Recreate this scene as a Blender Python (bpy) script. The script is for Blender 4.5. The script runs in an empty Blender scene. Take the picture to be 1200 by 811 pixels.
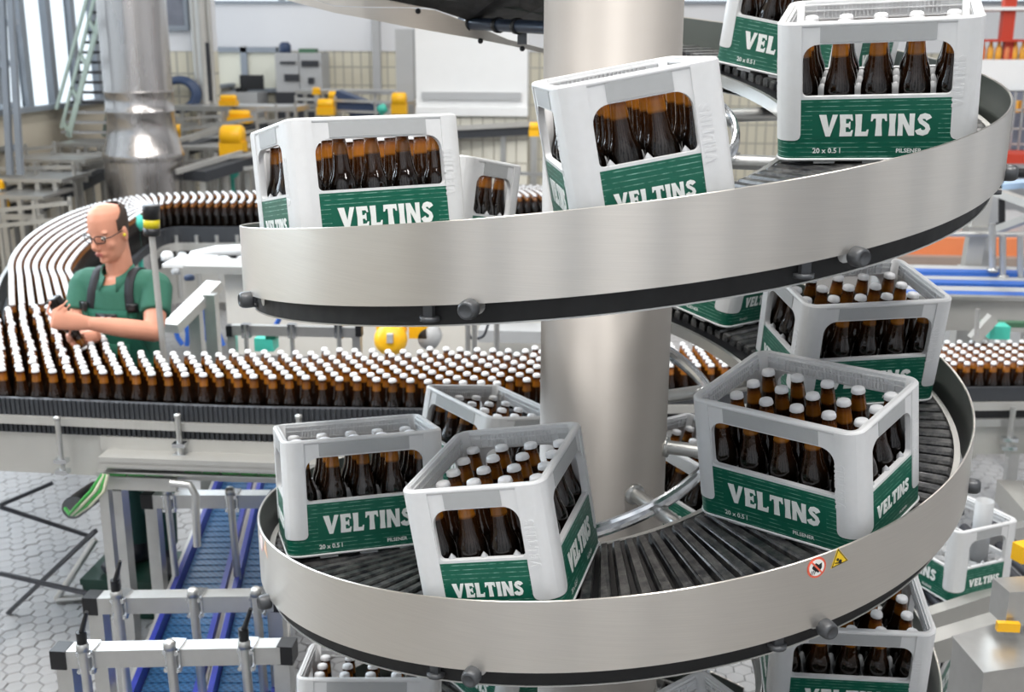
import bpy, bmesh, math, random
from mathutils import Vector, Matrix
random.seed(7)
C = bpy.context.scene.collection
sc = bpy.context.scene
R_ = math.radians
# ------------------------------------------------------------------ camera
F = Vector((-0.0823142, 0.9612332, -0.2631635)); RT = Vector((0.9962882, 0.0860396, 0.0026426)); UP = Vector((-0.0251827, 0.2619691, 0.9647476))
EYE = Vector((0.0, -2.903355, 2.68)); FPX = 1321.785
cd = bpy.data.cameras.new('camera'); cam = bpy.data.objects.new('camera', cd); C.objects.link(cam)
cam.matrix_world = Matrix(((RT.x, UP.x, -F.x, EYE.x), (RT.y, UP.y, -F.y, EYE.y), (RT.z, UP.z, -F.z, EYE.z), (0, 0, 0, 1)))
cd.sensor_width = 36; cd.lens = FPX / 1200 * 36; cd.clip_end = 100; cd.clip_start = .05
cd.dof.use_dof = True; cd.dof.focus_distance = 2.35; cd.dof.aperture_fstop = 5.0
sc.camera = cam
# ------------------------------------------------------------------ world, lamps, exposure
w = bpy.data.worlds.new('daylight'); sc.world = w; w.use_nodes = True
bg = w.node_tree.nodes['Background']; bg.inputs[0].default_value = (.86, .93, 1.0, 1); bg.inputs[1].default_value = 1.3
def area(name, loc, target, sx, sy, power, col):
    l = bpy.data.lights.new(name, 'AREA'); l.shape = 'RECTANGLE'; l.size = sx; l.size_y = sy; l.energy = power; l.color = col
    o = bpy.data.objects.new(name, l); C.objects.link(o); o.location = loc
    o.rotation_euler = (Vector(target) - Vector(loc)).to_track_quat('-Z', 'Y').to_euler(); return o
area('window_daylight', (-5.6, 3.0, 4.0), (-1, 0.0, 1.2), 8, 3, 420, (.80, .90, 1.0))
for i, (x, y) in enumerate(((-3.4, -2.0), (0.3, -2.6), (3.6, -2.0), (-2.6, 4.2), (2.4, 4.2), (-2.6, 10.0), (2.4, 10.0))):
    area('hall_lamp', (x, y, 8.6), (x, y + .6, 0), .7, 4.0, (230 if x > 2 else 340) if y < 0 else 165, (1.0, .97, .93))
vs = sc.view_settings
vs.view_transform = 'Standard'; vs.look = 'None'; vs.gamma = 1; vs.use_curve_mapping = False; vs.exposure = 0.22
# ------------------------------------------------------------------ pixel helpers: rays of the survey camera met with real planes
def ray(x, y): return F + RT * ((x - 600) / FPX) - UP * ((y - 405.5) / FPX)
def on(x, y, z): d = ray(x, y); return EYE + d * ((z - EYE.z) / d.z)          # on the level plane z
def at(x, y, Y): d = ray(x, y); return EYE + d * ((Y - EYE.y) / d.y)          # on the upright plane y = Y
# ------------------------------------------------------------------ materials
MATS = {}
def nm(name):
    m = bpy.data.materials.new(name); m.use_nodes = True
    nt = m.node_tree; b = nt.nodes['Principled BSDF']; MATS[name] = m
    return m, nt, b
def lin(c): return tuple(((v / 255) / 12.92 if v <= 10 else (((v / 255) + .055) / 1.055) ** 2.4) for v in c) + (1,)
def N(nt, t, **k):
    n = nt.nodes.new(t)
    for a, v in k.items():
        if a.startswith('i_'):
            key = a[2:]; n.inputs[int(key) if key.isdigit() else key].default_value = v
        else: setattr(n, a, v)
    return n
def mat(name, col, rough=.5, metal=0., noise=0., scale=20., stretch=None, bump=0., spec=None, coat=0., trans=0., emit=None):
    """plain procedural surface: colour broken up by noise, optional streaks and fine relief"""
    m, nt, b = nm(name); c = lin(col)
    b.inputs['Roughness'].default_value = rough; b.inputs['Metallic'].default_value = metal
    if spec is not None: b.inputs['Specular IOR Level'].default_value = spec
    if coat: b.inputs['Coat Weight'].default_value = coat; b.inputs['Coat Roughness'].default_value = .08
    if trans: b.inputs['Transmission Weight'].default_value = trans
    tc = N(nt, 'ShaderNodeTexCoord'); mp = N(nt, 'ShaderNodeMapping')
    if stretch: mp.inputs['Scale'].default_value = stretch
    nt.links.new(tc.outputs['Object'], mp.inputs['Vector'])
    nz = N(nt, 'ShaderNodeTexNoise', i_Scale=scale, i_Detail=5.0); nt.links.new(mp.outputs[0], nz.inputs['Vector'])
    rp = N(nt, 'ShaderNodeMapRange'); rp.inputs[3].default_value = 1 - noise; rp.inputs[4].default_value = 1 + noise
    nt.links.new(nz.outputs[0], rp.inputs[0])
    mx = N(nt, 'ShaderNodeMix', data_type='RGBA', blend_type='MULTIPLY'); mx.inputs[0].default_value = 1; mx.inputs[6].default_value = c
    nt.links.new(rp.outputs[0], mx.inputs[7]); nt.links.new(mx.outputs[2], b.inputs['Base Color'])
    if noise:
        rr = N(nt, 'ShaderNodeMapRange'); rr.inputs[3].default_value = max(0, rough - noise * .4); rr.inputs[4].default_value = min(1, rough + noise * .4)
        nt.links.new(nz.outputs[0], rr.inputs[0]); nt.links.new(rr.outputs[0], b.inputs['Roughness'])
    if bump:
        bp = N(nt, 'ShaderNodeBump', i_Strength=bump, i_Distance=.002); nt.links.new(nz.outputs[0], bp.inputs['Height']); nt.links.new(bp.outputs[0], b.inputs['Normal'])
    if emit: b.inputs['Emission Color'].default_value = c; b.inputs['Emission Strength'].default_value = emit
    return m
M = {}
M['guard'] = mat('brushed_steel_guard', (215, 210, 203), .33, .95, .08, 9, (1, 1, 60), .03)
M['column'] = mat('brushed_steel_column', (146, 142, 138), .48, .6, .06, 3, (1, 1, 3), .02)
for k_ in ('guard',):
    nt = M[k_].node_tree; b = nt.nodes['Principled BSDF']; b.inputs['Anisotropic'].default_value = .8; b.inputs['Anisotropic Rotation'].default_value = .25; tg_ = N(nt, 'ShaderNodeTangent', direction_type='RADIAL', axis='Z'); nt.links.new(tg_.outputs[0], b.inputs['Tangent'])
M['steel'] = mat('satin_steel', (200, 200, 198), .34, .85, .08, 30)
M['steel_pale'] = mat('pale_matt_steel', (192, 191, 187), .45, .55, .06, 12)
M['chrome'] = mat('polished_steel', (215, 218, 222), .16, 1, .05, 14)
M['silo'] = mat('rolled_steel_duct', (190, 186, 184), .27, .95, .16, 2.2, (3, 3, .4))
M['rubber'] = mat('black_rubber', (24, 24, 28), .5, 0, .3, 60)
M['shade_steel'] = mat('shade_toned_steel', (112, 118, 114), .35, .8, .12, 6)  # steel darkened to hold the shade on the guard's inner face
M['band_black'] = mat('black_chain_band', (13, 13, 15), .6, 0, .4, 30)
M['black'] = mat('black_plastic', (20, 21, 24), .38, 0, .2, 40)
M['knob'] = mat('grey_knob_plastic', (78, 80, 83), .34, .3, .15, 50)
M['chain'] = mat('dark_chain_plastic', (52, 55, 60), .5, 0, .2, 80)
M['white'] = mat('white_painted', (232, 233, 233), .5, 0, .03, 6)
M['crate'] = mat('white_grey_crate_plastic', (214, 215, 216), .42, 0, .04, 60, None, .04)
M['band'] = mat('grey_grip_band', (168, 170, 171), .5, 0, .05, 60)
M['pins'] = mat('grey_divider_plastic', (176, 178, 180), .5, 0, .05, 60)
M['print'] = mat('white_print', (236, 238, 236), .5, 0, .05, 200)
M['field'] = mat('green_print_field', (0, 90, 70), .45, 0, .06, 90)
M['cap'] = mat('white_crown_cap', (240, 241, 243), .38, 0, .03, 40)
M['orange'] = mat('orange_machine_paint', (226, 132, 84), .5, 0, .08, 5)
M['red'] = mat('red_rack_paint', (186, 58, 36), .5, 0, .06, 8)
M['yellow'] = mat('yellow_housing', (247, 186, 20), .4, 0, .05, 8)
M['blue'] = mat('blue_belt_plastic', (48, 100, 184), .45, 0, .12, 40)
M['blue_hose'] = mat('blue_hose', (50, 100, 190), .35, 0, .05, 20)
M['teal'] = mat('teal_cover', (70, 190, 170), .45, 0, .05, 20)
M['navy'] = mat('navy_hose', (48, 66, 98), .45, 0, .1, 20)
M['greycab'] = mat('grey_cabinet_paint', (176, 178, 180), .5, 0, .05, 8)
M['wall'] = mat('white_wall_plaster', (222, 224, 228), .7, 0, .02, 2)
M['beige'] = mat('beige_panel', (196, 188, 172), .7, 0, .05, 3)
M['tile'] = mat('cream_wall_tile', (226, 222, 208), .25, 0, .03, 3)
M['mullion'] = mat('grey_mullion', (146, 154, 164), .5, .3, .06, 6)
M['greenrail'] = mat('pale_green_stair_paint', (200, 220, 212), .45, .1, .05, 6)
M['skin'] = mat('skin', (214, 150, 124), .48, 0, .07, 18, None, .05)
M['lips'] = mat('lips', (176, 96, 86), .45, 0, .05, 30)
M['hair'] = mat('short_dark_hair', (58, 44, 36), .7, 0, .35, 160, None, .4)
M['shirt'] = mat('green_polo_cloth', (44, 100, 82), .8, 0, .12, 70, None, .3)
M['bib'] = mat('dark_green_workwear_cloth', (20, 92, 74), .8, 0, .14, 80, None, .3)
M['trouser'] = mat('dark_teal_workwear_cloth', (16, 58, 56), .85, 0, .2, 60, None, .3)
M['strap'] = mat('black_webbing', (26, 28, 34), .7, 0, .2, 150)
M['boot'] = mat('dark_navy_leather', (30, 33, 44), .45, 0, .3, 50)
M['darkgreen'] = mat('dark_green_plastic', (22, 62, 50), .5, 0, .1, 40)
M['wire_green'] = mat('green_wire', (60, 150, 70), .4, 0, .05, 40)
M['wire_pale'] = mat('pale_wire', (205, 205, 180), .4, 0, .05, 40)
M['green_panel'] = mat('green_machine_rail', (70, 110, 84), .5, 0, .1, 20)
M['amberbox'] = mat('amber_liquid_bottles', (232, 168, 60), .3, 0, .2, 30)
M['yellow_clear'] = mat('yellow_lens', (206, 190, 24), .3, 0, .12, 90)
M['sticker_red'] = mat('orange_red_print', (232, 104, 78), .5)
M['sticker_white'] = mat('sticker_white', (240, 240, 236), .5)
M['sticker_yellow'] = mat('sticker_yellow', (246, 204, 40), .5)
M['faded'] = mat('faded_sticker', (226, 196, 200), .5)
M['photo'] = mat('dim_window_picture', (120, 124, 136), .35, 0, .5, 5)
M['dark_slot'] = mat('dark_grey_steel', (58, 60, 66), .5, .3, .1, 10)  # even dark grey steel for braces, treads, ducts and rollers
M['paver'] = mat('grey_concrete_paver', (164, 164, 165), .8, 0, .13, 9, None, .5)
M['joint'] = mat('dark_sandy_joint', (128, 127, 126), .9, 0, .15, 30)
M['floor'] = M['joint']
m, nt, b = nm('window_glass'); b.inputs['Base Color'].default_value = (.93, .97, .98, 1); b.inputs['Roughness'].default_value = .02; b.inputs['Transmission Weight'].default_value = 1; b.inputs['IOR'].default_value = 1.02; M['glass'] = m
# green label: moulded light ridges run along it
m, nt, b = nm('green_ridged_label'); tc = N(nt, 'ShaderNodeTexCoord'); sx = N(nt, 'ShaderNodeSeparateXYZ'); nt.links.new(tc.outputs['Object'], sx.inputs[0])
mu = N(nt, 'ShaderNodeMath', operation='MULTIPLY'); mu.inputs[1].default_value = 1 / .0098; nt.links.new(sx.outputs[2], mu.inputs[0])
fr = N(nt, 'ShaderNodeMath', operation='FRACT'); nt.links.new(mu.outputs[0], fr.inputs[0])
lt = N(nt, 'ShaderNodeMath', operation='LESS_THAN'); lt.inputs[1].default_value = .17; nt.links.new(fr.outputs[0], lt.inputs[0])
nz = N(nt, 'ShaderNodeTexNoise', i_Scale=45.0, i_Detail=3.0); nt.links.new(tc.outputs['Object'], nz.inputs['Vector'])
gr = N(nt, 'ShaderNodeMapRange'); gr.inputs[1].default_value = .40; gr.inputs[2].default_value = .62; nt.links.new(nz.outputs[0], gr.inputs[0])
ml = N(nt, 'ShaderNodeMath', operation='MULTIPLY'); nt.links.new(lt.outputs[0], ml.inputs[0]); nt.links.new(gr.outputs[0], ml.inputs[1])
m2 = N(nt, 'ShaderNodeMath', operation='MULTIPLY'); m2.inputs[1].default_value = .62; nt.links.new(ml.outputs[0], m2.inputs[0])
mx = N(nt, 'ShaderNodeMix', data_type='RGBA'); mx.inputs[6].default_value = lin((0, 90, 70)); mx.inputs[7].default_value = lin((150, 196, 180)); nt.links.new(m2.outputs[0], mx.inputs[0])
nt.links.new(mx.outputs[2], b.inputs['Base Color']); b.inputs['Roughness'].default_value = .42
bp = N(nt, 'ShaderNodeBump', i_Strength=.4, i_Distance=.001); nt.links.new(lt.outputs[0], bp.inputs['Height']); nt.links.new(bp.outputs[0], b.inputs['Normal']); M['label'] = m
# beer bottle: amber glass, clear above the beer, nearly black where it is full
m, nt, b = nm('amber_bottle_glass'); tc = N(nt, 'ShaderNodeTexCoord'); sx = N(nt, 'ShaderNodeSeparateXYZ'); nt.links.new(tc.outputs['Object'], sx.inputs[0])
cr = N(nt, 'ShaderNodeValToRGB'); mr = N(nt, 'ShaderNodeMapRange'); mr.inputs[1].default_value = 0; mr.inputs[2].default_value = .262
nt.links.new(sx.outputs[2], mr.inputs[0]); nt.links.new(mr.outputs[0], cr.inputs[0])
e = cr.color_ramp.elements; e[0].position = 0; e[0].color = (.004, .002, .001, 1); e[1].position = 1; e[1].color = (.05, .014, .003, 1)
for p_, c_ in ((.56, (.004, .002, .001, 1)), (.66, (.018, .006, .0015, 1)), (.775, (.040, .012, .002, 1)), (.80, (.43, .155, .014, 1)), (.86, (.38, .125, .012, 1)), (.90, (.16, .045, .006, 1)), (.925, (.06, .018, .004, 1))):
    q = e.new(p_); q.color = c_
oi = N(nt, 'ShaderNodeObjectInfo'); orr = N(nt, 'ShaderNodeMapRange'); orr.inputs[3].default_value = .55; orr.inputs[4].default_value = 1.1; nt.links.new(oi.outputs['Random'], orr.inputs[0])
om_ = N(nt, 'ShaderNodeMix', data_type='RGBA', blend_type='MULTIPLY'); om_.inputs[0].default_value = 1; nt.links.new(cr.outputs[0], om_.inputs[6]); nt.links.new(orr.outputs[0], om_.inputs[7])
nt.links.new(om_.outputs[2], b.inputs['Base Color']); b.inputs['Roughness'].default_value = .05; b.inputs['IOR'].default_value = 1.5
tr = N(nt, 'ShaderNodeMapRange'); tr.inputs[1].default_value = .165; tr.inputs[2].default_value = .21; tr.inputs[3].default_value = 0; tr.inputs[4].default_value = .35
nt.links.new(sx.outputs[2], tr.inputs[0]); nt.links.new(tr.outputs[0], b.inputs['Transmission Weight'])
bz = N(nt, 'ShaderNodeTexNoise', i_Scale=75.0, i_Detail=2.0); nt.links.new(tc.outputs['Object'], bz.inputs['Vector']); bb_ = N(nt, 'ShaderNodeBump', i_Strength=.35, i_Distance=.002); nt.links.new(bz.outputs[0], bb_.inputs['Height']); nt.links.new(bb_.outputs[0], b.inputs['Normal']); M['bottle'] = m
# stuff bottles keep the same glass but read height from their own base (deck height)
# belt slats: dark plastic, worn and dusty where crates ride
m, nt, b = nm('worn_belt_slat'); tc = N(nt, 'ShaderNodeTexCoord'); nz = N(nt, 'ShaderNodeTexNoise', i_Scale=38.0, i_Detail=8.0, i_Roughness=.7)
geo = N(nt, 'ShaderNodeNewGeometry'); nt.links.new(geo.outputs['Position'], nz.inputs['Vector'])
rp = N(nt, 'ShaderNodeValToRGB'); rp.color_ramp.elements[0].position = .42; rp.color_ramp.elements[0].color = lin((30, 31, 35)); rp.color_ramp.elements[1].position = .82; rp.color_ramp.elements[1].color = lin((120, 119, 116))
nt.links.new(nz.outputs[0], rp.inputs[0]); nt.links.new(rp.outputs[0], b.inputs['Base Color']); b.inputs['Roughness'].default_value = .3; b.inputs['Coat Weight'].default_value = .2; M['slat'] = m
# blue modular belt: open mesh weave
m, nt, b = nm('blue_modular_belt'); tc = N(nt, 'ShaderNodeTexCoord'); ck = N(nt, 'ShaderNodeTexChecker', i_Scale=70.0); nt.links.new(tc.outputs['Object'], ck.inputs['Vector'])
ck.inputs[1].default_value = lin((30, 68, 108)); ck.inputs[2].default_value = lin((52, 100, 142)); nt.links.new(ck.outputs[0], b.inputs['Base Color']); b.inputs['Roughness'].default_value = .4; M['bluebelt'] = m
# far tiled wall: tiles too small to pick apart
m, nt, b = nm('far_cream_tiling'); tc = N(nt, 'ShaderNodeTexCoord'); br = N(nt, 'ShaderNodeTexBrick', offset=0.0, i_Scale=1.0)
br.inputs['Color1'].default_value = lin((214, 210, 192)); br.inputs['Color2'].default_value = lin((208, 203, 186)); br.inputs['Mortar'].default_value = lin((168, 166, 156))
for k_, v_ in (('Mortar Size', .012), ('Brick Width', .14), ('Row Height', .28)): br.inputs[k_].default_value = v_
sx = N(nt, 'ShaderNodeSeparateXYZ'); cb = N(nt, 'ShaderNodeCombineXYZ'); nt.links.new(tc.outputs['Object'], sx.inputs[0]); nt.links.new(sx.outputs[0], cb.inputs[0]); nt.links.new(sx.outputs[2], cb.inputs[1])
nt.links.new(cb.outputs[0], br.inputs['Vector']); nt.links.new(br.outputs['Color'], b.inputs['Base Color']); b.inputs['Roughness'].default_value = .35; M['fartile'] = m
# ------------------------------------------------------------------ mesh builder
class MB:
    def __init__(s): s.v = []; s.f = []; s.sm = []
    def add(s, vs_, fs, smooth=False):
        o = len(s.v); s.v += [tuple(v) for v in vs_]; s.f += [tuple(i + o for i in f) for f in fs]; s.sm += [smooth] * len(fs); return s
    def box(s, c, d, rot=None, bev=0.):
        x, y, z = d[0] / 2, d[1] / 2, d[2] / 2
        vs_ = [Vector((a * x, b_ * y, c_ * z)) for a in (-1, 1) for b_ in (-1, 1) for c_ in (-1, 1)]
        if rot is not None: vs_ = [rot @ v for v in vs_]
        c = Vector(c); return s.add([v + c for v in vs_], [(0, 1, 3, 2), (4, 6, 7, 5), (0, 4, 5, 1), (2, 3, 7, 6), (0, 2, 6, 4), (1, 5, 7, 3)])
    def span(s, p0, p1): return s.box([(a + b_) / 2 for a, b_ in zip(p0, p1)], [abs(a - b_) for a, b_ in zip(p0, p1)])
    def beam(s, p0, p1, wd, ht, up=(0, 0, 1)):
        p0, p1 = Vector(p0), Vector(p1); d = p1 - p0; y = d.normalized(); x = y.cross(Vector(up))
        if x.length < 1e-5: x = Vector((1, 0, 0))
        x.normalize(); z = x.cross(y)
        return s.box((p0 + p1) / 2, (wd, d.length, ht), Matrix((x, y, z)).transposed())
    def tube(s, pts, r, n=10, caps=True):
        pts = [Vector(p) for p in pts]; rs = r if isinstance(r, (list, tuple)) else [r] * len(pts)
        vs_ = []; up = None
        for i, p in enumerate(pts):
            t = (pts[min(i + 1, len(pts) - 1)] - pts[max(i - 1, 0)]).normalized()
            if up is None: up = Vector((0, 0, 1)) if abs(t.z) < .9 else Vector((1, 0, 0))
            x = t.cross(up).normalized(); up = x.cross(t).normalized()
            vs_ += [p + (x * math.cos(a) + up * math.sin(a)) * rs[i] for a in (2 * math.pi * k / n for k in range(n))]
        fs = [(i * n + k, i * n + (k + 1) % n, (i + 1) * n + (k + 1) % n, (i + 1) * n + k) for i in range(len(pts) - 1) for k in range(n)]
        s.add(vs_, fs, True)
        if caps:
            m_ = len(pts) - 1; s.add(vs_[:n], [tuple(range(n))]); s.add(vs_[m_ * n:], [tuple(reversed(range(n)))])
        return s
    def lathe(s, prof, n=20, mtx=None):
        mtx = mtx or Matrix()
        vs_ = [mtx @ Vector((r * math.cos(2 * math.pi * k / n), r * math.sin(2 * math.pi * k / n), z)) for r, z in prof for k in range(n)]
        return s.add(vs_, [(i * n + k, i * n + (k + 1) % n, (i + 1) * n + (k + 1) % n, (i + 1) * n + k) for i in range(len(prof) - 1) for k in range(n)], True)
    def prism(s, poly, z0, z1, mtx=None):
        mtx = mtx or Matrix(); n = len(poly)
        vs_ = [mtx @ Vector((x, y, z)) for z in (z0, z1) for x, y in poly]
        return s.add(vs_, [tuple(reversed(range(n))), tuple(range(n, 2 * n))] + [(i, (i + 1) % n, n + (i + 1) % n, n + i) for i in range(n)])
    def strip(s, pts, z0, z1, th=.02):
        """an upright band following plan points (z may vary per point)"""
        n = len(pts); vs_ = []
        for i, p in enumerate(pts):
            a, b_ = Vector(pts[max(i - 1, 0)]), Vector(pts[min(i + 1, n - 1)]); t = (b_ - a); nn = Vector((-t.y, t.x, 0)).normalized() * th
            p = Vector(p); vs_ += [(p.x, p.y, z0), (p.x, p.y, z1), (p.x + nn.x, p.y + nn.y, z1), (p.x + nn.x, p.y + nn.y, z0)]
        fs = [(i * 4 + k, i * 4 + 4 + k, i * 4 + 4 + (k + 1) % 4, i * 4 + (k + 1) % 4) for i in range(n - 1) for k in range(4)]
        return s.add(vs_, fs + [(0, 1, 2, 3), tuple((n - 1) * 4 + k for k in (3, 2, 1, 0))])
    def mesh(s, name, m_):
        me = bpy.data.meshes.new(name); me.from_pydata(s.v, [], s.f); me.materials.append(m_)
        me.polygons.foreach_set('use_smooth', s.sm)
        bm = bmesh.new(); bm.from_mesh(me); bmesh.ops.recalc_face_normals(bm, faces=bm.faces); bm.to_mesh(me); bm.free(); me.update(); return me
    def build(s, name, m_, parent=None, label=None, cat=None, group=None, kind=None):
        return link(name, s.mesh(name, m_), parent, label, cat, group, kind)
def link(name, me, parent=None, label=None, cat=None, group=None, kind=None):
    o = bpy.data.objects.new(name, me); C.objects.link(o)
    if parent: o.parent = parent
    return tag(o, label, cat, group, kind)
def tag(o, label=None, cat=None, group=None, kind=None):
    for k, v in (('label', label), ('category', cat), ('group', group), ('kind', kind)):
        if v: o[k] = v
    return o
def thing(name, loc, label, cat, group=None):
    o = bpy.data.objects.new(name, None); C.objects.link(o); o.empty_display_size = .05; o.location = loc; return tag(o, label, cat, group)
def sub(o, parent): o.parent = parent; return o
def rel(o, root):
    """parent a mesh built in world coordinates to a root that has its own place"""
    o.parent = root; o.matrix_parent_inverse = root.matrix_basis.inverted() if root.parent is None else Matrix(); return o
def kids(o): return [c_ for c_ in bpy.data.objects if c_.parent == o]
def copy_tree(o, parent=None):
    c_ = o.copy(); C.objects.link(c_)
    if parent: c_.parent = parent
    for k in TREE.get(o.name, None) or kids(o): copy_tree(k, c_)
    return c_
TREE = {}
# pieces of the world built as real boxes with a front face on the plane y = Y
def fbox(mb, x0, y0, x1, y1, Y, dep):
    a, b_ = at(x0, (y0 + y1) / 2, Y), at(x1, (y0 + y1) / 2, Y); zt = at((x0 + x1) / 2, y0, Y).z; zb = at((x0 + x1) / 2, y1, Y).z
    return mb.span((a.x, Y, zb), (b_.x, Y + dep, zt))
def part(mb, name, m_, root, label=None, kind=None, parent=None):
    """a part modelled in world coordinates under a thing (or, with parent, a sub-part of one of its parts)"""
    o = mb.build(name, m_, None, label, None, None, kind); o.parent = parent or root
    o.matrix_parent_inverse = root.matrix_basis.inverted() if not parent else Matrix()
    return o
def solo(mb, name, m_, label, cat, group=None, kind=None): return mb.build(name, m_, None, label, cat, group, kind)
# ================================================================== THE SETTING
fl = MB().span((-9, -6, -.12), (9, 18, -.02)).build('floor', M['floor'], kind='structure')
# hexagonal pavers: the nearest 300 in view one by one, the rest of the field joined
HX = .08
def hexm():
    mb = MB(); r = HX / math.sqrt(3) - .0016
    p = [(r * math.cos(R_(30 + 60 * k)), r * math.sin(R_(30 + 60 * k))) for k in range(6)]; q = [(x * .93, y * .93) for x, y in p]
    mb.add([(x, y, -.02) for x, y in p] + [(x, y, -.004) for x, y in p] + [(x, y, 0) for x, y in q],
           [(k, (k + 1) % 6, 6 + (k + 1) % 6, 6 + k) for k in range(6)] + [(6 + k, 6 + (k + 1) % 6, 12 + (k + 1) % 6, 12 + k) for k in range(6)] + [tuple(range(12, 18))])
    return mb
hx = []; row = 0; y = -1.6
while y < 8:
    x = -6 + (row % 2) * HX / 2
    while x < 7:
        d = Vector((x, y, 0)) - EYE; z = d.dot(F)
        if z > 0:
            px, py = 600 + FPX * d.dot(RT) / z, 405.5 - FPX * d.dot(UP) / z
            if -350 < px < 1550 and -50 < py < 1000:
                vis = (px < 150 and py > 560) or (px > 1095 and 505 < py < 640)
                hx.append((0 if vis and -15 < px < 1215 and py < 830 else 1, z, x, y))
        x += HX
    y += HX * math.sqrt(3) / 2; row += 1
hx.sort(); pm = hexm(); pme = pm.mesh('paver', M['paver']); rest = MB()
for i, (k, z, x, y) in enumerate(hx):
    dz = random.uniform(-.003, .003)
    if i < 290: o = link('paver', pme, fl); o.location = (x, y, dz); o.rotation_euler = (random.uniform(-.01, .01), random.uniform(-.01, .01), 0)
    else: rest.add([(a + x, b_ + y, c_ + dz) for a, b_, c_ in pm.v], pm.f)
rest.build('paver_field', M['paver'], fl, kind='stuff')
# far wall: tiled below, plaster above, daylight strip at the top
YB = 15.0
zt = at(400, 60, YB).z; ztop = at(300, 4, YB).z
wb = MB(); wb.span((-8, YB, zt), (9, YB + .3, ztop)); wb.span((-8, YB, ztop + .45), (9, YB + .3, 9.0)); wbo = wb.build('wall_back', M['wall'], kind='structure')
MB().span((-8, YB + .02, 0), (9, YB + .3, zt)).build('tiling', M['fartile'], wbo)
tr_ = MB(); tr_.span((-8, YB - .05, ztop), (9, YB + .05, ztop + .04)); tr_.build('trim_1', M['mullion'], kind='structure')
wn = MB(); fr_ = []
for i in range(12): x0 = -8 + i * 1.42; wn.span((x0 + .03, YB + .1, ztop + .04), (x0 + 1.37, YB + .12, ztop + .45))
w1 = MB()
for i in range(13): w1.span((-8 + i * 1.42 - .03, YB + .02, ztop + .04), (-8 + i * 1.42 + .03, YB + .2, ztop + .45))
w1o = w1.build('window_1', M['mullion'], kind='structure'); wn.build('window_pane', M['glass'], w1o)
# window to the next room in the far wall, grey framed
a, b_ = at(250, 55, YB), at(330, 108, YB); wf = MB()
for x in (250, 288, 330): c_ = at(x, 80, YB).x; wf.span((c_ - .05, YB - .08, b_.z), (c_ + .05, YB + .02, a.z))
wf.span((a.x, YB - .08, a.z - .08), (b_.x, YB + .02, a.z)); wf.span((a.x, YB - .08, b_.z), (b_.x, YB + .02, b_.z + .06))
w2 = wf.build('window_2', M['mullion'], kind='structure')
MB().span((a.x, YB - .03, b_.z), (b_.x, YB - .01, a.z)).build('window_pane', mat('pale_lit_blind', (226, 226, 212), .6), w2)
YN = 11.3; a, b_ = at(191, 0, YN), at(219, 30, YN)
w3 = MB().span((a.x - .05, YN - .08, b_.z - .06), (b_.x + .05, YN - .03, b_.z)).span((a.x - .05, YN - .08, b_.z), (a.x, YN - .03, a.z + .4)).span((b_.x, YN - .08, b_.z), (b_.x + .05, YN - .03, a.z + .4)).build('window_3', M['mullion'], kind='structure')
MB().span((a.x, YN - .06, b_.z), (b_.x, YN - .04, a.z + .4)).build('window_pane', M['photo'], w3)
MB().span((9, -6, 0), (9.3, 18, 9.0)).build('wall_right', M['wall'], kind='structure')
MB().span((-9, -6.3, 0), (9.3, -6, 9.0)).build('wall_front', M['wall'], kind='structure')
MB().span((-9, -6.3, 9.0), (9.3, 18, 9.2)).build('ceiling', mat('grey_roof_sheets', (150, 152, 156), .7), kind='structure')
for i in range(8): MB().span((-8 + i * 2.3, -6.02, 0), (-7.5 + i * 2.3, -5.8, 9.0)).build('trim_%d' % (3 + i), M['mullion'], kind='structure')  # pilasters added out of view to put bands in the steel reflections
for i in range(6): MB().span((8.8, -4 + i * 3.4, 0), (9.02, -3.5 + i * 3.4, 9.0)).build('trim_%d' % (11 + i), M['mullion'], kind='structure')  # same on the right wall: unseen, added for the reflected bands
# left wall: solid below, tall glazed bays above
XL = -6.0
def onx(x, y, X): d = ray(x, y); return EYE + d * ((X - EYE.x) / d.x)
# the near bay of the back wall, left: plaster over tiles, behind the duct
YN = 11.3; xn0, xn1 = XL, at(247, 80, YN).x; znt = at(210, 60, YN).z
wnk = MB().span((xn0, YN, znt), (xn1, YN + .3, 9.0)).build('wall_left_back', M['wall'], kind='structure')
MB().span((xn0, YN + .01, 0), (xn1, YN + .3, znt)).build('tiling', M['fartile'], wnk)
zs = onx(58, 128, XL).z
wl = MB().span((XL - .3, -6, 0), (XL, 18, zs)); wl.span((XL - .3, -6, 5.2), (XL, 18, 9.0)); wl.build('wall_left', M['beige'], kind='structure')
MB().span((XL - .05, -6, zs), (XL + .06, 18, zs + .05)).build('trim_2', M['mullion'], kind='structure')
ys = [-6 + i * .56 for i in range(31)]
for i, y in enumerate(ys[:-1]):
    wo = MB().span((XL - .06, y - .055, zs + .05), (XL + .02, y + .055, 5.2)).build('window_%d' % (i + 4), M['mullion'], kind='structure')
    MB().span((XL - .04, y + .055, zs + .05), (XL - .03, y + .505, 5.2)).build('window_pane', M['glass'], wo)
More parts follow.
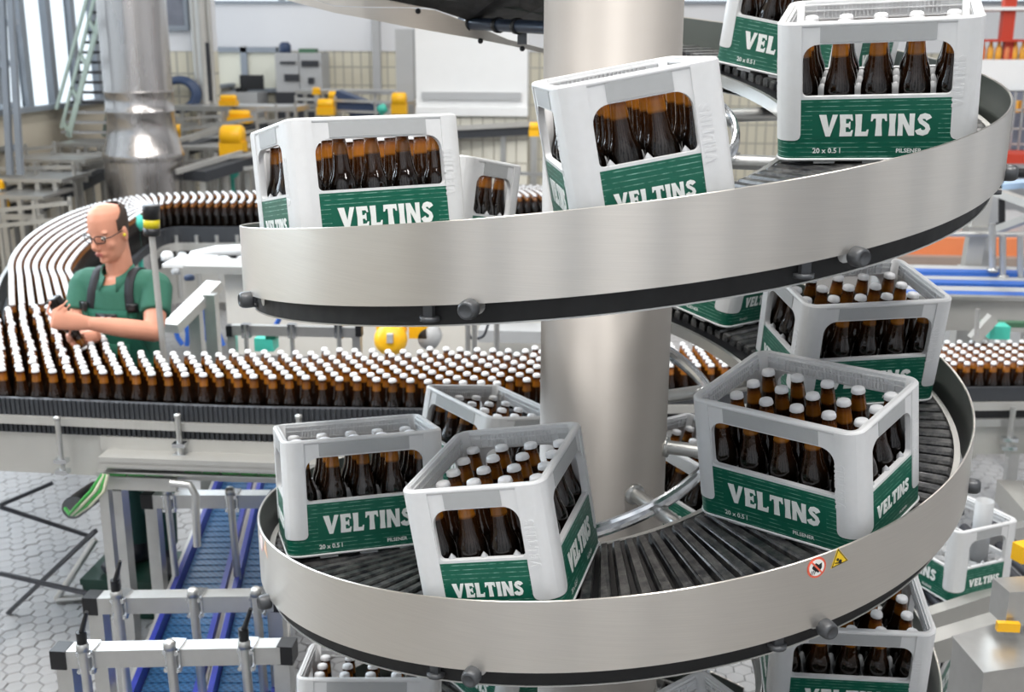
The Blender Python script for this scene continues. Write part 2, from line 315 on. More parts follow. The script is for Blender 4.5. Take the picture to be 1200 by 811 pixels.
# ================================================================== SPIRAL CONVEYOR
PT, Z0, RG, RCOL = .7601899, 1.6377545, .926, .1714
def hz(t, dz=0.): return Z0 + PT * t / 360 + dz
def hp(t, r, dz=0.): return Vector((r * math.sin(R_(t)), -r * math.cos(R_(t)), hz(t, dz)))
T0, T1 = -575, 548
sp = thing('spiral_conveyor', (0, 0, 0), 'brushed steel spiral conveyor winding around a thick steel column, carrying beer crates', 'conveyor')
mb = MB().lathe([(0, 0), (.34, 0), (.34, .02), (RCOL, .02), (RCOL, 3.9), (0, 3.9)], 72); mb.build('column', M['column'], sp)
def helix(prof, t0, t1, step=3):
    """a closed (r, dz) profile swept along the helix"""
    ts = [t0 + (t1 - t0) * i / math.ceil((t1 - t0) / step) for i in range(math.ceil((t1 - t0) / step) + 1)]; n = len(prof); mb = MB()
    vs_ = [hp(t, r, dz) for t in ts for r, dz in prof]
    for k in range(n):
        mb.add([vs_[i * n + kk % n] for i in range(len(ts)) for kk in (k, k + 1)], [(2 * i, 2 * i + 2, 2 * i + 3, 2 * i + 1) for i in range(len(ts) - 1)], True)
    mb.add(vs_[:n], [tuple(range(n))]); mb.add(vs_[-n:], [tuple(reversed(range(n)))]); return mb
GH, BH, DB = -.1576, -.2035, -.0758
helix([(RG, GH), (RG, -.001), (RG - .0015, 0), (RG - .0035, 0), (RG - .005, -.001), (RG - .005, GH)], T0, T1, 2).build('outer_guard', M['guard'], sp)
helix([(RG - .026, BH + .003), (RG - .026, DB - .02), (RG - .045, DB - .02), (RG - .045, BH + .003)], T0, T1).build('chain_return', M['band_black'], sp)
helix([(RG - .024, BH), (RG - .024, BH + .003), (.775, BH + .003), (.775, BH)], T0, T1).build('base_sheet', M['steel'], sp)
helix([(RG - .0052, GH), (RG - .0052, -.003), (RG - .0062, -.003), (RG - .0062, GH)], T0, T1, 2).build('guard_inner_shade', M['shade_steel'], sp)  # added skin: shade and dark reflection painted on the guard's inside
helix([(.90, DB - .018), (.90, DB - .01), (.886, DB - .01), (.886, DB - .018)], T0, T1).build('wear_strip', M['steel_pale'], sp)
helix([(.465, DB - .03), (.465, DB - .055), (.86, DB - .055), (.86, DB - .03)], T0, T1).build('slide_bed', M['black'], sp)
helix([(.312 + .011 * math.cos(a), -.134 + .022 * math.sin(a)) for a in (2 * math.pi * k / 12 for k in range(12))], T0, T1).build('inner_rail', M['chrome'], sp)
helix([(.462, DB - .03), (.462, DB - .062), (.448, DB - .062), (.448, DB - .03)], T0, T1).build('inner_bed_rail', M['steel'], sp)
# slats: screw-motion copies of one bar
DT = 3.2
def slatm():
    mb = MB(); prof = [(-1, -.022), (-1, -.006), (-.82, 0), (.12, 0), (.30, -.006), (.30, -.022)]
    vs_ = []
    for r, k in ((.50, 1), (.506, 1), (.878, 1), (.885, 1)):
        h = .5 * r * R_(DT) * .98; e_ = -.003 if r in (.50, .885) else 0
        for u, z in prof: x = u * h + h * .35; vs_.append((x, -math.sqrt(max(r * r - x * x, 0)), z + e_ + PT * math.degrees(math.asin(x / r)) / 360))
    n = len(prof)
    mb.add(vs_, [(i * n + k, i * n + (k + 1) % n, i * n + n + (k + 1) % n, i * n + n + k) for i in range(3) for k in range(n)] + [tuple(range(n)), tuple(reversed(range(3 * n, 4 * n)))])
    return mb
sm = slatm(); sme = sm.mesh('belt_slat', M['slat']); runs = MB(); t = T0
while t < T1:
    if -178 < t < 540:
        o = link('belt_slat', sme, sp); o.location = (0, 0, hz(t, DB - .006)); o.rotation_euler = (0, 0, R_(t))
    else:
        mt = Matrix.Translation((0, 0, hz(t, DB - .006))) @ Matrix.Rotation(R_(t), 4, 'Z'); runs.add([mt @ Vector(v) for v in sm.v], sm.f)
    t += DT
runs.build('belt_slat_run', M['slat'], sp, kind='stuff')
# radial support arms from the column, knobs outside the guard, posts for the inner rail
ka = MB().lathe([(0, 0), (.017, 0), (.019, .004), (.019, .018), (.0175, .026), (.013, .032), (.011, .029), (0, .029)], 20).mesh('guard_knob', M['knob'])
fa = MB().lathe([(0, 0), (.030, 0), (.030, .008), (0, .008)], 16)
am = MB().tube([(0, -RCOL + .01, 0), (0, -.9, 0)], .0185, 14); am.lathe([(0, 0), (.027, 0), (.027, .012), (0, .012)], 16, Matrix.Translation((0, -RCOL + .002, 0)) @ Matrix.Rotation(R_(90), 4, 'X'))
ame = am.mesh('support_arm', M['steel'])
pb = MB().box((0, -.318, -.132), (.014, .018, .02)).mesh('rail_post', M['steel'])
fb = MB().box((0, -.908, -.045), (.02, .012, .03)).lathe([(0, -.06), (.02, -.06), (.02, -.052), (0, -.052)], 14, Matrix.Translation((0, -.905, 0))).mesh('guard_foot', M['knob'])
k = -13
while True:
    t = 29.4 + 45 * k; k += 1
    if t > T1 - 10: break
    if t < T0 + 10: continue
    o = link('support_arm', ame, sp); o.location = (0, 0, hz(t, -.165)); o.rotation_euler = (0, 0, R_(t))
    o = link('guard_knob', ka, sp); o.matrix_local = Matrix.Translation(hp(t, RG - .004, GH - .008)) @ Matrix.Rotation(R_(t), 4, 'Z') @ Matrix.Rotation(R_(90), 4, 'X')
    o = link('rail_post', pb, sp); o.location = (0, 0, hz(t, -.02)); o.rotation_euler = (0, 0, R_(t))
    o = link('guard_foot', fb, sp); o.location = (0, 0, hz(t - 6, -.13)); o.rotation_euler = (0, 0, R_(t - 6))
# stickers wrapped on the guard: no-hands sign and crushing warning
def wrap(t, dz, poly, lift):
    return [((RG + lift) * math.sin(R_(t) + x / RG), -(RG + lift) * math.cos(R_(t) + x / RG), hz(t, dz) + y) for x, y in poly]
def sticker(name, m_, t, dz, poly, lift, parent, label=None):
    mb = MB(); vs_ = wrap(t, dz, poly, lift); vb = wrap(t, dz, poly, .0002); n = len(poly)
    mb.add(vs_ + vb, [tuple(range(n))] + [(k, (k + 1) % n, n + (k + 1) % n, n + k) for k in range(n)]); return mb.build(name, m_, parent, label)
circ = lambda r, n=28: [(r * math.cos(2 * math.pi * k / n), r * math.sin(2 * math.pi * k / n)) for k in range(n)]
tri = lambda r: [(r * math.cos(R_(90 + 120 * k)), r * math.sin(R_(90 + 120 * k))) for k in range(3)]
def rot(poly, a, ox=0, oy=0): return [(x * math.cos(R_(a)) - y * math.sin(R_(a)) + ox, x * math.sin(R_(a)) + y * math.cos(R_(a)) + oy) for x, y in poly]
hand = [(-.005, -.004), (.002, -.010), (.009, -.003), (.010, .006), (.004, .004), (-.001, .009), (-.008, .004), (-.009, .001)]
def sign_pair(t1, t2, dz, mats, tiltd):
    a, b_, c_, d_, e_ = mats
    o = sticker('prohibition_sticker', a, t1, dz, circ(.0225), .0008, sp, None)
    sticker('sign_disc', b_, t1, dz, circ(.0178), .0013, o)
    if d_:
        sticker('hand_symbol', d_, t1, dz, rot([(x * 1.25, y * 1.2) for x, y in hand], 10), .0017, o)
        for k in (-1, 0, 1): sticker('water_drop', d_, t1, dz, [(k * .004 - .008, -.006), (k * .004 - .006, -.006), (k * .004 - .009, -.014), (k * .004 - .010, -.014)], .0017, o)
    sticker('cross_bar', a, t1, dz, rot([(-.019, -.0018), (.019, -.0018), (.019, .0018), (-.019, .0018)], -45), .0021, o)
    o = sticker('warning_sticker', c_, t2, dz, rot(tri(.0255), tiltd), .0008, sp)
    if d_:
        for k in range(3):
            q = [rot(tri(.0255), tiltd)[j] for j in (k, (k + 1) % 3)]; (x0, y0), (x1, y1) = q; L_ = math.hypot(x1 - x0, y1 - y0); nx, ny = -(y1 - y0) / L_, (x1 - x0) / L_
            i0, i1 = .0035, .0035; sticker('border', d_, t2, dz, [(x0 * .93, y0 * .93), (x1 * .93, y1 * .93), (x1 * .82, y1 * .82), (x0 * .82, y0 * .82)], .0013, o)
        sticker('gear_symbol', d_, t2, dz, rot(circ(.0042, 10), 0, .003, -.005), .0013, o)
        sticker('gear_symbol', d_, t2, dz, rot(circ(.0032, 10), 0, -.004, .0), .0013, o)
        sticker('hand_symbol', d_, t2, dz, [(-.010, -.0075), (.008, -.0105), (.008, -.0085), (-.010, -.0055)], .0013, o)
sign_pair(27.5, 30.9, -.024, (M['sticker_red'], M['sticker_white'], M['sticker_yellow'], M['black'], None), 12)
sign_pair(-64.5, -61.0, -.028, (M['faded'], M['sticker_white'], mat('faded_yellow_sticker', (232, 196, 168)), None, None), -10)
# infeed: the top turn runs out into a straight steel trough
def yq(x): return .86 - (641 - x) * .0011
def plate(name, m_, lower, upper, th=.004):
    """upright steel plate hung on the inside of the guard, from a lower to an upper edge"""
    mb = MB(); n = len(lower); lo = [at(x, y, yq(x)) for x, y in lower]; hi = [at(x, y, yq(x)) for x, y in upper]; d = Vector((0, th, 0))
    mb.add(lo + hi + [p + d for p in lo] + [p + d for p in hi], [(i, i + 1, n + i + 1, n + i) for i in range(n - 1)] + [(2 * n + i, 3 * n + i, 3 * n + i + 1, 2 * n + i + 1) for i in range(n - 1)] + [(i, 2 * n + i, 2 * n + i + 1, i + 1) for i in range(n - 1)] + [(n + i, n + i + 1, 3 * n + i + 1, 3 * n + i) for i in range(n - 1)]); return mb.build(name, m_, sp)
plate('infeed_apron', M['guard'], [(300, -10), (335, 0), (392, 15), (430, 22), (480, 32), (520, 39), (560, 46), (600, 54), (641, 63)], [(300, -22), (335, -12), (392, 7.5), (430, 9), (480, 9.5), (510, 12), (545, 25), (595, 46), (641, 58)])
plate('infeed_guard', M['guard'], [(300, -20), (335, -11), (392, 6.5), (430, 8), (480, 8.5), (508, 9)], [(300, -60), (335, -60), (392, -60), (430, -60), (470, -40), (490, -30)])
for x, y in ((490, 13), (563, 48), (612, 57)): q = at(x, y, yq(x) - .004); MB().lathe([(0, 0), (.009, 0), (.007, .006), (0, .006)], 12, Matrix.Translation(q) @ Matrix.Rotation(R_(90), 4, 'X')).build('bolt', M['black'], sp)
def slab(name, m_, outer, inner, th):
    o_, i_ = [at(*q) for q in outer], [at(*q) for q in inner]; n = len(o_); d = Vector((0, 0, th))
    return MB().add(o_ + i_ + [p + d for p in o_] + [p + d for p in i_], [(i, i + 1, n + i + 1, n + i) for i in range(n - 1)] + [(2 * n + i, 3 * n + i, 3 * n + i + 1, 2 * n + i + 1) for i in range(n - 1)] + [(i, 2 * n + i, 2 * n + i + 1, i + 1) for i in range(n - 1)] + [(n + i, n + i + 1, 3 * n + i + 1, 3 * n + i) for i in range(n - 1)] + [(0, n, 3 * n, 2 * n), (n - 1, 3 * n - 1, 4 * n - 1, 2 * n - 1)]).build(name, m_, sp)
slab('infeed_belt_bed', M['band_black'], [(425, -6, .62), (510, 11, .70), (548, 24, .76), (600, 27, .80), (660, 32, .84)], [(470, -80, .30), (540, -60, .30), (580, -45, .32), (620, -30, .34), (670, -12, .36)], .05)
slab('infeed_side_rail', M['shade_steel'], [(470, -4, .60), (560, 3, .62), (660, 22, .66)], [(480, -12, .58), (565, -6, .60), (660, 13, .64)], .01)
o = MB().tube([at(540, 27, .82), at(652, 33, .42)], .019, 16).build('return_roller', mat('dark_blue_grey_roller', (52, 62, 78), .35, .3), sp)
for u in (.12, .42, .62): 
    c_ = at(540, 27, .82).lerp(at(652, 33, .42), u); ax_ = (at(652, 33, .42) - at(540, 27, .82)).normalized(); MB().lathe([(.019, -.008), (.024, -.008), (.024, .008), (.019, .008)], 18, Matrix.Translation(c_) @ ax_.to_track_quat('Z', 'Y').to_matrix().to_4x4()).build('roller_collar', M['black'], o)
c_ = at(612, 40, .60); MB().box(c_, (.028, .012, .06)).build('roller_bracket', M['knob'], sp)
# ================================================================== BEER CRATES
CL, CW, CH, CR = .4, .3, .2917, .032
G = {'V': ([(.30, 0), (.50, 0), (.83, 1), (.60, 1), (.44, .40), (.32, 1), (0, 1)], .83),
 'E': ([(0, 0), (.55, 0), (.60, .28), (.53, .28), (.47, .19), (.28, .19), (.28, .42), (.40, .42), (.43, .34), (.48, .34), (.48, .67), (.43, .67), (.40, .59), (.28, .59), (.28, .81), (.46, .81), (.52, .72), (.59, .72), (.55, 1), (0, 1), (.03, .5)], .60),
 'L': ([(0, 0), (.56, 0), (.60, .30), (.53, .30), (.48, .2), (.28, .2), (.30, 1), (0, 1), (.03, .5)], .60),
 'T': ([(.20, 0), (.50, 0), (.47, .5), (.48, .8), (.58, .8), (.63, .68), (.70, .68), (.68, 1), (.02, 1), (0, .68), (.07, .68), (.12, .8), (.22, .8), (.23, .5)], .70),
 'I': ([(0, 0), (.30, 0), (.27, .5), (.30, 1), (0, 1), (.03, .5)], .30),
 'N': ([(0, 0), (.23, 0), (.22, .56), (.48, 0), (.72, 0), (.71, .5), (.72, 1), (.49, 1), (.50, .44), (.24, 1), (0, 1), (.02, .5)], .72)}
sc_ = [(.52, .74), (.46, .84), (.33, .885), (.20, .85), (.14, .745), (.19, .63), (.33, .53), (.45, .43), (.49, .30), (.42, .16), (.28, .115), (.13, .16), (.07, .28)]
lft, rgt = [], []
for i, p in enumerate(sc_):
    a, b_ = sc_[max(i - 1, 0)], sc_[min(i + 1, len(sc_) - 1)]; dx, dy = b_[0] - a[0], b_[1] - a[1]; L_ = math.hypot(dx, dy); wd = .115 + .02 * math.cos(i / 6 * math.pi)
    lft.append((p[0] - dy / L_ * wd, p[1] + dx / L_ * wd)); rgt.append((p[0] + dy / L_ * wd, p[1] - dx / L_ * wd))
G['S'] = (lft + rgt[::-1], .62)
def word(width, th, place):
    """VELTINS as raised letters, place(x, y, lift) puts each point on its face"""
    tot = sum(G[c_][1] for c_ in 'VELTINS') + .08 * 6; s = width / tot; mb = MB(); x0 = -width / 2
    for c_ in 'VELTINS':
        poly, adv = G[c_]; bm = bmesh.new(); f = bm.faces.new([bm.verts.new((x, y, 0)) for x, y in poly]); f.normal_update(); bmesh.ops.triangulate(bm, faces=[f], ngon_method='EAR_CLIP')
        bm.verts.index_update(); ps = [(x0 + x * s, y * s) for x, y in poly]; n = len(ps)
        vs_ = [place(x, y, th) for x, y in ps] + [place(x, y, 0) for x, y in ps]
        mb.add(vs_, [tuple(v.index for v in fc.verts) for fc in bm.faces] + [(k, (k + 1) % n, n + (k + 1) % n, n + k) for k in range(n)]); bm.free(); x0 += (adv + .08) * s
    return mb
def text_mesh(s, size):
    cu = bpy.data.curves.new('t', 'FONT'); cu.body = s; cu.size = size; cu.offset = size * .022; cu.resolution_u = 2
    o = bpy.data.objects.new('t', cu); C.objects.link(o); dg = bpy.context.evaluated_depsgraph_get(); me = o.evaluated_get(dg).to_mesh()
    r = ([tuple(v.co) for v in me.vertices], [tuple(p.vertices) for p in me.polygons]); o.evaluated_get(dg).to_mesh_clear(); bpy.data.objects.remove(o); return r
TX = [(text_mesh('20 x 0.5 l', .0155), -.125, .0185), (text_mesh('PILSENER', .0125), .045, .0185)]
def rrect(hx_, hy_, r, n=5):
    o = []
    for cx, cy, a0 in ((hx_ - r, hy_ - r, 0), (-hx_ + r, hy_ - r, 90), (-hx_ + r, -hy_ + r, 180), (hx_ - r, -hy_ + r, 270)):
        o += [(cx + r * math.cos(R_(a0 + 90 * k / n)), cy + r * math.sin(R_(a0 + 90 * k / n))) for k in range(n + 1)]
    return o
SIDE = [(0, CL, CW), (90, CW, CL), (180, CL, CW), (270, CW, CL)]     # front, right, back, left
def face(a, half, dep):
    """(u, z, lift) on the side turned by a; u runs along the face seen from outside"""
    ca, sa = math.cos(R_(a)), math.sin(R_(a))
    def f(u, z, l=0.):
        s = half - CR
        if abs(u) <= s: x, y = u, -dep - l
        else:
            an = (abs(u) - s) / CR; x = s + (CR + l) * math.sin(an); y = -dep + CR - (CR + l) * math.cos(an); x = x if u > 0 else -x
        return Vector((x * ca - y * sa, x * sa + y * ca, z))
    return f
def sheet(f, us, z0, z1, lift, mb=None, zb=None):
    """a proud skin on a crate side: smooth front, sharp edges"""
    mb = mb or MB(); n = len(us); zz = zb or [z0] * n
    lo, hi = [f(u, z, lift) for u, z in zip(us, zz)], [f(u, z1, lift) for u in us]; lo2, hi2 = [f(u, z, -.002) for u, z in zip(us, zz)], [f(u, z1, -.002) for u in us]
    mb.add(lo + hi, [(i, i + 1, n + i + 1, n + i) for i in range(n - 1)], True)
    for p, q in ((lo, lo2), (hi, hi2)): mb.add(p + q, [(i, i + 1, n + i + 1, n + i) for i in range(n - 1)])
    for i in (0, n - 1): mb.add([lo[i], hi[i], hi2[i], lo2[i]], [(0, 1, 2, 3)])
    return mb
TH = .013; LB, LT, WB, WT, PB_ = .007, .133, .139, .247, .046
crt = thing('beer_crate', (0, 0, 0), 'x', 'crate')
body = MB()
for a, half2, dep2 in SIDE:
    half, dep = half2 / 2, dep2 / 2; hw = .148 if half > .18 else .091; f = face(a, half, dep); s = half - CR
    # panel with its rounded window, cut out by filling between the two outlines
    bm = bmesh.new()
    out = [(-s, 0), (s, 0), (s, CH), (-s, CH)]; zc, hh = (WB + WT) / 2, (WT - WB) / 2; hole = []
    for cx, cy, a0, r in ((hw, WT, 0, .032), (-hw, WT, 90, .032), (-hw, WB, 180, .010), (hw, WB, 270, .010)):
        ccx, ccy = cx - math.copysign(r, cx), cy - math.copysign(r, cy - zc)
        hole += [(ccx + r * math.cos(R_(a0 + 15 * k)), ccy + r * math.sin(R_(a0 + 15 * k))) for k in range(7)]
    es = []
    for lp in (out, hole):
        vv = [bm.verts.new((x, 0, z)) for x, z in lp]; es += [bm.edges.new((vv[i], vv[(i + 1) % len(vv)])) for i in range(len(vv))]
    bmesh.ops.triangle_fill(bm, use_beauty=True, edges=es); bm.verts.index_update()
    co = [v.co.copy() for v in bm.verts]; fs = [tuple(v.index for v in q.verts) for q in bm.faces]; n = len(co); bm.free()
    body.add([f(c_.x, c_.z) for c_ in co] + [f(c_.x, c_.z, -TH) for c_ in co], fs + [tuple(reversed([i + n for i in q])) for q in fs])
    for lo, ln in ((0, 4), (4, len(hole))): body.add([f(co[lo + i].x, co[lo + i].z) for i in range(ln)] + [f(co[lo + i].x, co[lo + i].z, -TH) for i in range(ln)], [(i, (i + 1) % ln, ln + (i + 1) % ln, ln + i) for i in range(ln)], lo > 0)
    # rounded corner
    arc = [s + CR * R_(90) * k / 6 for k in range(7)]
    vs_ = [v for u in arc for v in (f(u, 0), f(u, CH), f(u, CH, -TH), f(u, 0, -TH))]
    body.add(vs_, [(4 * i + k, 4 * i + 4 + k, 4 * i + 4 + (k + 1) % 4, 4 * i + (k + 1) % 4) for i in range(6) for k in range(4)], True)
    # proud corner posts with rounded feet, this side's half of each
    for sg in (-1, 1):
        us = [hw + .002 + k for k in (0, .002, .006, .012)] + [hw + .014 + (s - hw - .014) * k / 3 for k in (1, 2, 3)] + [s + CR * R_(45) * k / 3 for k in (1, 2, 3)]
        zb = [PB_ + .012 - math.sqrt(max(0, .012 ** 2 - (.012 - min(.012, u - hw - .002)) ** 2)) for u in us]
        if sg < 0: us, zb = [-u for u in us[::-1]], zb[::-1]
        sheet(f, us, 0, CH - .003, .0025, body, zb)
    # ribs and ledges inside the rim, feet under the floor
    nb = int(2 * s / .0085)
    for k in range(nb + 1):
        u = -s + 2 * s * k / nb
        if abs(u) > hw * .86 and k % 3: continue
        p, q = f(u - .0013, WT + .006, -TH), f(u + .0013, CH - .008, -TH - .004); body.span((min(p.x, q.x), min(p.y, q.y), p.z), (max(p.x, q.x), max(p.y, q.y), q.z))
    for z in (WT + .004, (WT + CH) / 2, CH - .010):
        p, q = f(-s, z, -TH + .001), f(s, z + .003, -TH - .0045); body.span((min(p.x, q.x), min(p.y, q.y), p.z), (max(p.x, q.x), max(p.y, q.y), q.z))
    for u in (-.6 * s, 0, .6 * s):
        p, q = f(u - .022, -.006, -.004), f(u + .022, 0, -.02); body.span((min(p.x, q.x), min(p.y, q.y), p.z), (max(p.x, q.x), max(p.y, q.y), q.z))
body.span((-.19, -.14, .002), (.19, .14, .008))
# rim bead
ring = rrect(CL / 2 - .0045, CW / 2 - .0045, CR - .004); body.tube([(x, y, CH - .005) for x, y in ring] + [(ring[0][0], ring[0][1], CH - .005)], .0068, 8, False)
ring = rrect(CL / 2 + .0006, CW / 2 + .0006, CR); body.tube([(x, y, .004) for x, y in ring] + [(ring[0][0], ring[0][1], .004)], .0035, 6, False)
body.build('crate_shell', M['crate'], crt)
gd = MB()
for i in range(4): x = (i - 1.5) * .0752; gd.span((x - .0014, -.136, .008), (x + .0014, .136, .122))
for j in range(3): y = (j - 1) * .069; gd.span((-.186, y - .0014, .008), (.186, y + .0014, .122))
for i in range(4):
    for j in range(3): gd.lathe([(.012, .118), (.009, .135), (.005, .148), (0, .150)], 8, Matrix.Translation(((i - 1.5) * .0752, (j - 1) * .069, 0)))
for j in range(3):
    for x in (-.186, .186): gd.lathe([(.010, .118), (.008, .14), (0, .15)], 8, Matrix.Translation((x, (j - 1) * .069, 0)))
gd.build('divider_grid', M['pins'], crt)
for a, half2, dep2 in SIDE:
    half, dep = half2 / 2, dep2 / 2; hw = .148 if half > .18 else .091; f = face(a, half, dep); s = half - CR
    gw = .113 if half > .18 else .060; sheet(f, [-gw, gw], WT + .003, CH - .009, .0016).build('grip_band', M['band'], crt)
    lb = MB(); us = [-s - CR * R_(45) * k / 4 for k in (4, 3, 2, 1)] + [-s, s] + [s + CR * R_(45) * k / 4 for k in (1, 2, 3, 4)]
    sheet(f, us, LB, PB_ + .011, .0010, lb); sheet(f, [-hw - .003, hw + .003], PB_ + .010, LT, .0010, lb)
    lo = lb.build('label_panel', M['label'], crt)
    ww, z0 = (.224, .0545) if half > .18 else (.150, .058)
    sheet(f, [-ww / 2 - .014, ww / 2 + .014], z0 - .006, z0 + ww * .212 + .006, .0014).build('label_field', M['field'], lo)
    word(ww, .0024, lambda x, y, l: f(x, y + z0, l)).build('lettering', M['print'], lo)
    kx = 1 if half > .18 else .68
    for ((vs_, fs), x0, zz), nn in zip(TX, ('volume_print', 'style_print')): MB().add([f((x0 + x) * kx, zz + y * kx, .0016) for x, y, z in vs_], fs).build(nn, M['print'], lo)
    # VELTINS moulded up the corner post
    word(.105, .0031, lambda x, y, l: f(half - .030 - y, .165 + x, l)).build('corner_lettering', M['crate'], crt)
# bottle
bt = MB().lathe([(0, .004), (.022, .001), (.0295, 0), (.0318, .004), (.0322, .010), (.0322, .130), (.0320, .138), (.0308, .146), (.0282, .155), (.0250, .163), (.0222, .172), (.0202, .184), (.0184, .2), (.0168, .218), (.0150, .235), (.0140, .243), (.0142, .2435), (.0150, .246), (.0146, .250), (.0135, .252), (.0, .252)], 18)
bt_me = bt.mesh('beer_bottle', M['bottle'])
cm = MB().lathe([(.0158, .2440), (.0160, .246), (.0152, .2505), (.0138, .2545), (.010, .2565), (0, .257)], 20)
for i, v in enumerate(cm.v[:40]):
    if (i % 20) % 2: cm.v[i] = (v[0] * .94, v[1] * .94, v[2])
cm_me = cm.mesh('crown_cap', M['cap'])
def bottle(mtx, label, group):
    o = link('beer_bottle', bt_me, None, label, 'bottle', group); o.matrix_world = mtx; link('crown_cap', cm_me, o); return o
TREE_KIDS = {}
def copy_deep(o, parent):
    ch = TREE_KIDS.setdefault(o.name.split('.')[0] + str(id(o.data)) if o.data else o.name, kids(o)); c_ = o.copy(); C.objects.link(c_); c_.parent = parent
    for k in ch: copy_deep(k, c_)
    return c_
ROWN = {4: ('front', 'second', 'third', 'back'), 5: ('front', 'second', 'third', 'fourth', 'back')}
COLN = {4: ('leftmost', 'second from left', 'third from left', 'rightmost'), 5: ('leftmost', 'second from left', 'middle', 'fourth from left', 'rightmost')}
PARTS = [(k, kids(k)) for k in kids(crt)]
first_crate = [True]
def place_crate(t, yaw, short, label, blabel, r=.6655, dz=0., mtx=None, bottles=True, skip=()):
    """crate on the belt at helix angle t; yaw is the heading of its face turned to the camera"""
    if mtx is None:
        ctr = hp(t, r, DB + dz); tg_ = Vector((math.cos(R_(t)), math.sin(R_(t)), PT / (2 * math.pi * r))).normalized(); rd_ = Vector((math.sin(R_(t)), -math.cos(R_(t)), 0)); up = rd_.cross(tg_)
        if up.z < 0: up = -up
        d = Vector((math.cos(R_(yaw)), math.sin(R_(yaw)), 0)); d = (d - up * d.dot(up)).normalized(); v = up.cross(d)
        X, Y = (v, -d) if short else (d, v)
        mtx = Matrix(((X.x, Y.x, up.x, ctr.x), (X.y, Y.y, up.y, ctr.y), (X.z, Y.z, up.z, ctr.z), (0, 0, 0, 1)))
    if first_crate[0]: c_ = crt; first_crate[0] = False
    else:
        c_ = crt.copy(); C.objects.link(c_)
        for k, ks in PARTS:
            n = k.copy(); C.objects.link(n); n.parent = c_
            for q in ks: m_ = q.copy(); C.objects.link(m_); m_.parent = n
    c_.matrix_world = mtx; c_['label'] = label; c_['group'] = 'beer crates riding the spiral'
    if bottles:
        for i in range(5):
            for j in range(4):
                if (i, j) in skip: continue
                rows, cols = (5, 4) if short else (4, 5); rw, cl_ = (i, 3 - j) if short else (j, i)
                lab = 'capped beer bottle, %s row, %s, in the %s' % (ROWN[rows][rw], COLN[cols][cl_], blabel)
                bottle(mtx @ Matrix.Translation(((i - 2) * .0752 + random.uniform(-.0015, .0015), (j - 1.5) * .069, .0095)) @ Matrix.Rotation(random.uniform(0, 6), 4, 'Z'), lab, 'bottles in the ' + blabel)
    return c_
U_ = 360
U_ = 360
place_crate(45.23, -37.67, False, 'white and green beer crate right of the column, above the warning stickers', 'crate above the warning stickers', .6644)
place_crate(-15.29, -9.49, True, 'white and green crate leaning at the front of the lower turn, short end out', 'leaning lower crate', .675)
place_crate(-71.67, 21.49, False, 'white and green crate at the left end of the lower turn, behind the leaning one', 'left crate of the lower turn', .6636)
place_crate(-56.19 + U_, 34.34, False, 'white and green crate at the left end of the middle turn, dark bottles inside', 'left crate of the middle turn', .6722)
place_crate(5.37 + U_, 9.68, True, 'tilted white crate on the middle turn in front of the column, short end out', 'tilted crate before the column', .6652)
place_crate(63.96 + U_, -13.27, False, 'white and green crate at the upper right, whole long front above the guard', 'upper right crate', .6568)
place_crate(101.83, 14.94, False, 'white and green crate tucked under the middle turn at right, long front to camera', 'crate under the right guard', .6606)
place_crate(-143.5, -50, False, 'crate at the back of the lower turn, left of the column, before the bottle crowd', 'crate left of the column', .664)
place_crate(-124 + U_, 62, True, 'grey shaded crate end peeping out behind the left crate of the middle turn', 'peeping crate of the middle turn', .635, skip=[(i, j) for i in (2, 3, 4) for j in range(4)])
place_crate(153.2, -41.2, False, 'crate showing only its green lower edge right of the column, under the middle turn', 'half hidden crate', .664, bottles=False)
place_crate(127 + U_, -38, False, 'crate at the top edge, its shaded green front sloping down to the right', 'shaded crate at the top edge', .664, skip=[(i, j) for i in range(5) for j in (2, 3)])
place_crate(-88.0 - U_, 6.6, False, 'crate cut by the bottom edge at left, only rim and caps visible', 'bottom left crate', .664)
place_crate(83 - U_, -1.7, False, 'crate at the bottom right, below the knob of the lower steel guard', 'bottom right crate', .664)
place_crate(26.3 - U_, -56.2, False, 'empty grey crate rim at the bottom edge, right of the column foot', 'x', .664, bottles=False)
place_crate(154.4 - U_, -43.9, False, 'crate seen in the gap between the column and the crate above the stickers', 'crate in the column gap', .664)
place_crate(-150 - U_, 40, True, 'crate of which a green corner shows under the lower guard, left of the column', 'crate under the lower guard', .664, bottles=False)
# ================================================================== BOTTLE CONVEYOR (a loop of lanes round the worker)
ZC = 1.41; ZD = ZC - .257; SPC = .0655
def P(x, y, z=ZC): p = on(x, y, z); return Vector((p.x, p.y, z))
poly = [P(-70, 434), P(0, 433), P(269, 443), P(479, 446), P(705, 448), P(705, 403), P(640, 405), P(300, 408), P(165, 410), P(128, 396), P(102, 345), P(96, 338), P(8, 340), P(-70, 350)]
def inside(x, y):
    c_ = False; n = len(poly)
    for i in range(n):
        a, b_ = poly[i], poly[(i + 1) % n]
        if (a.y > y) != (b_.y > y) and x < (b_.x - a.x) * (y - a.y) / (b_.y - a.y) + a.x: c_ = not c_
    return c_
LANE_L = [P(*q) for q in ((8, 354), (8, 325), (10, 300), (30, 275), (62, 255), (100, 240), (140, 231), (200, 225), (400, 220.5), (660, 215.5))]
LANE_R = [P(*q) for q in ((101, 354), (90, 325), (85, 310), (105, 285), (130, 270), (150, 260), (168, 248), (200, 236.5), (300, 236), (660, 228))]
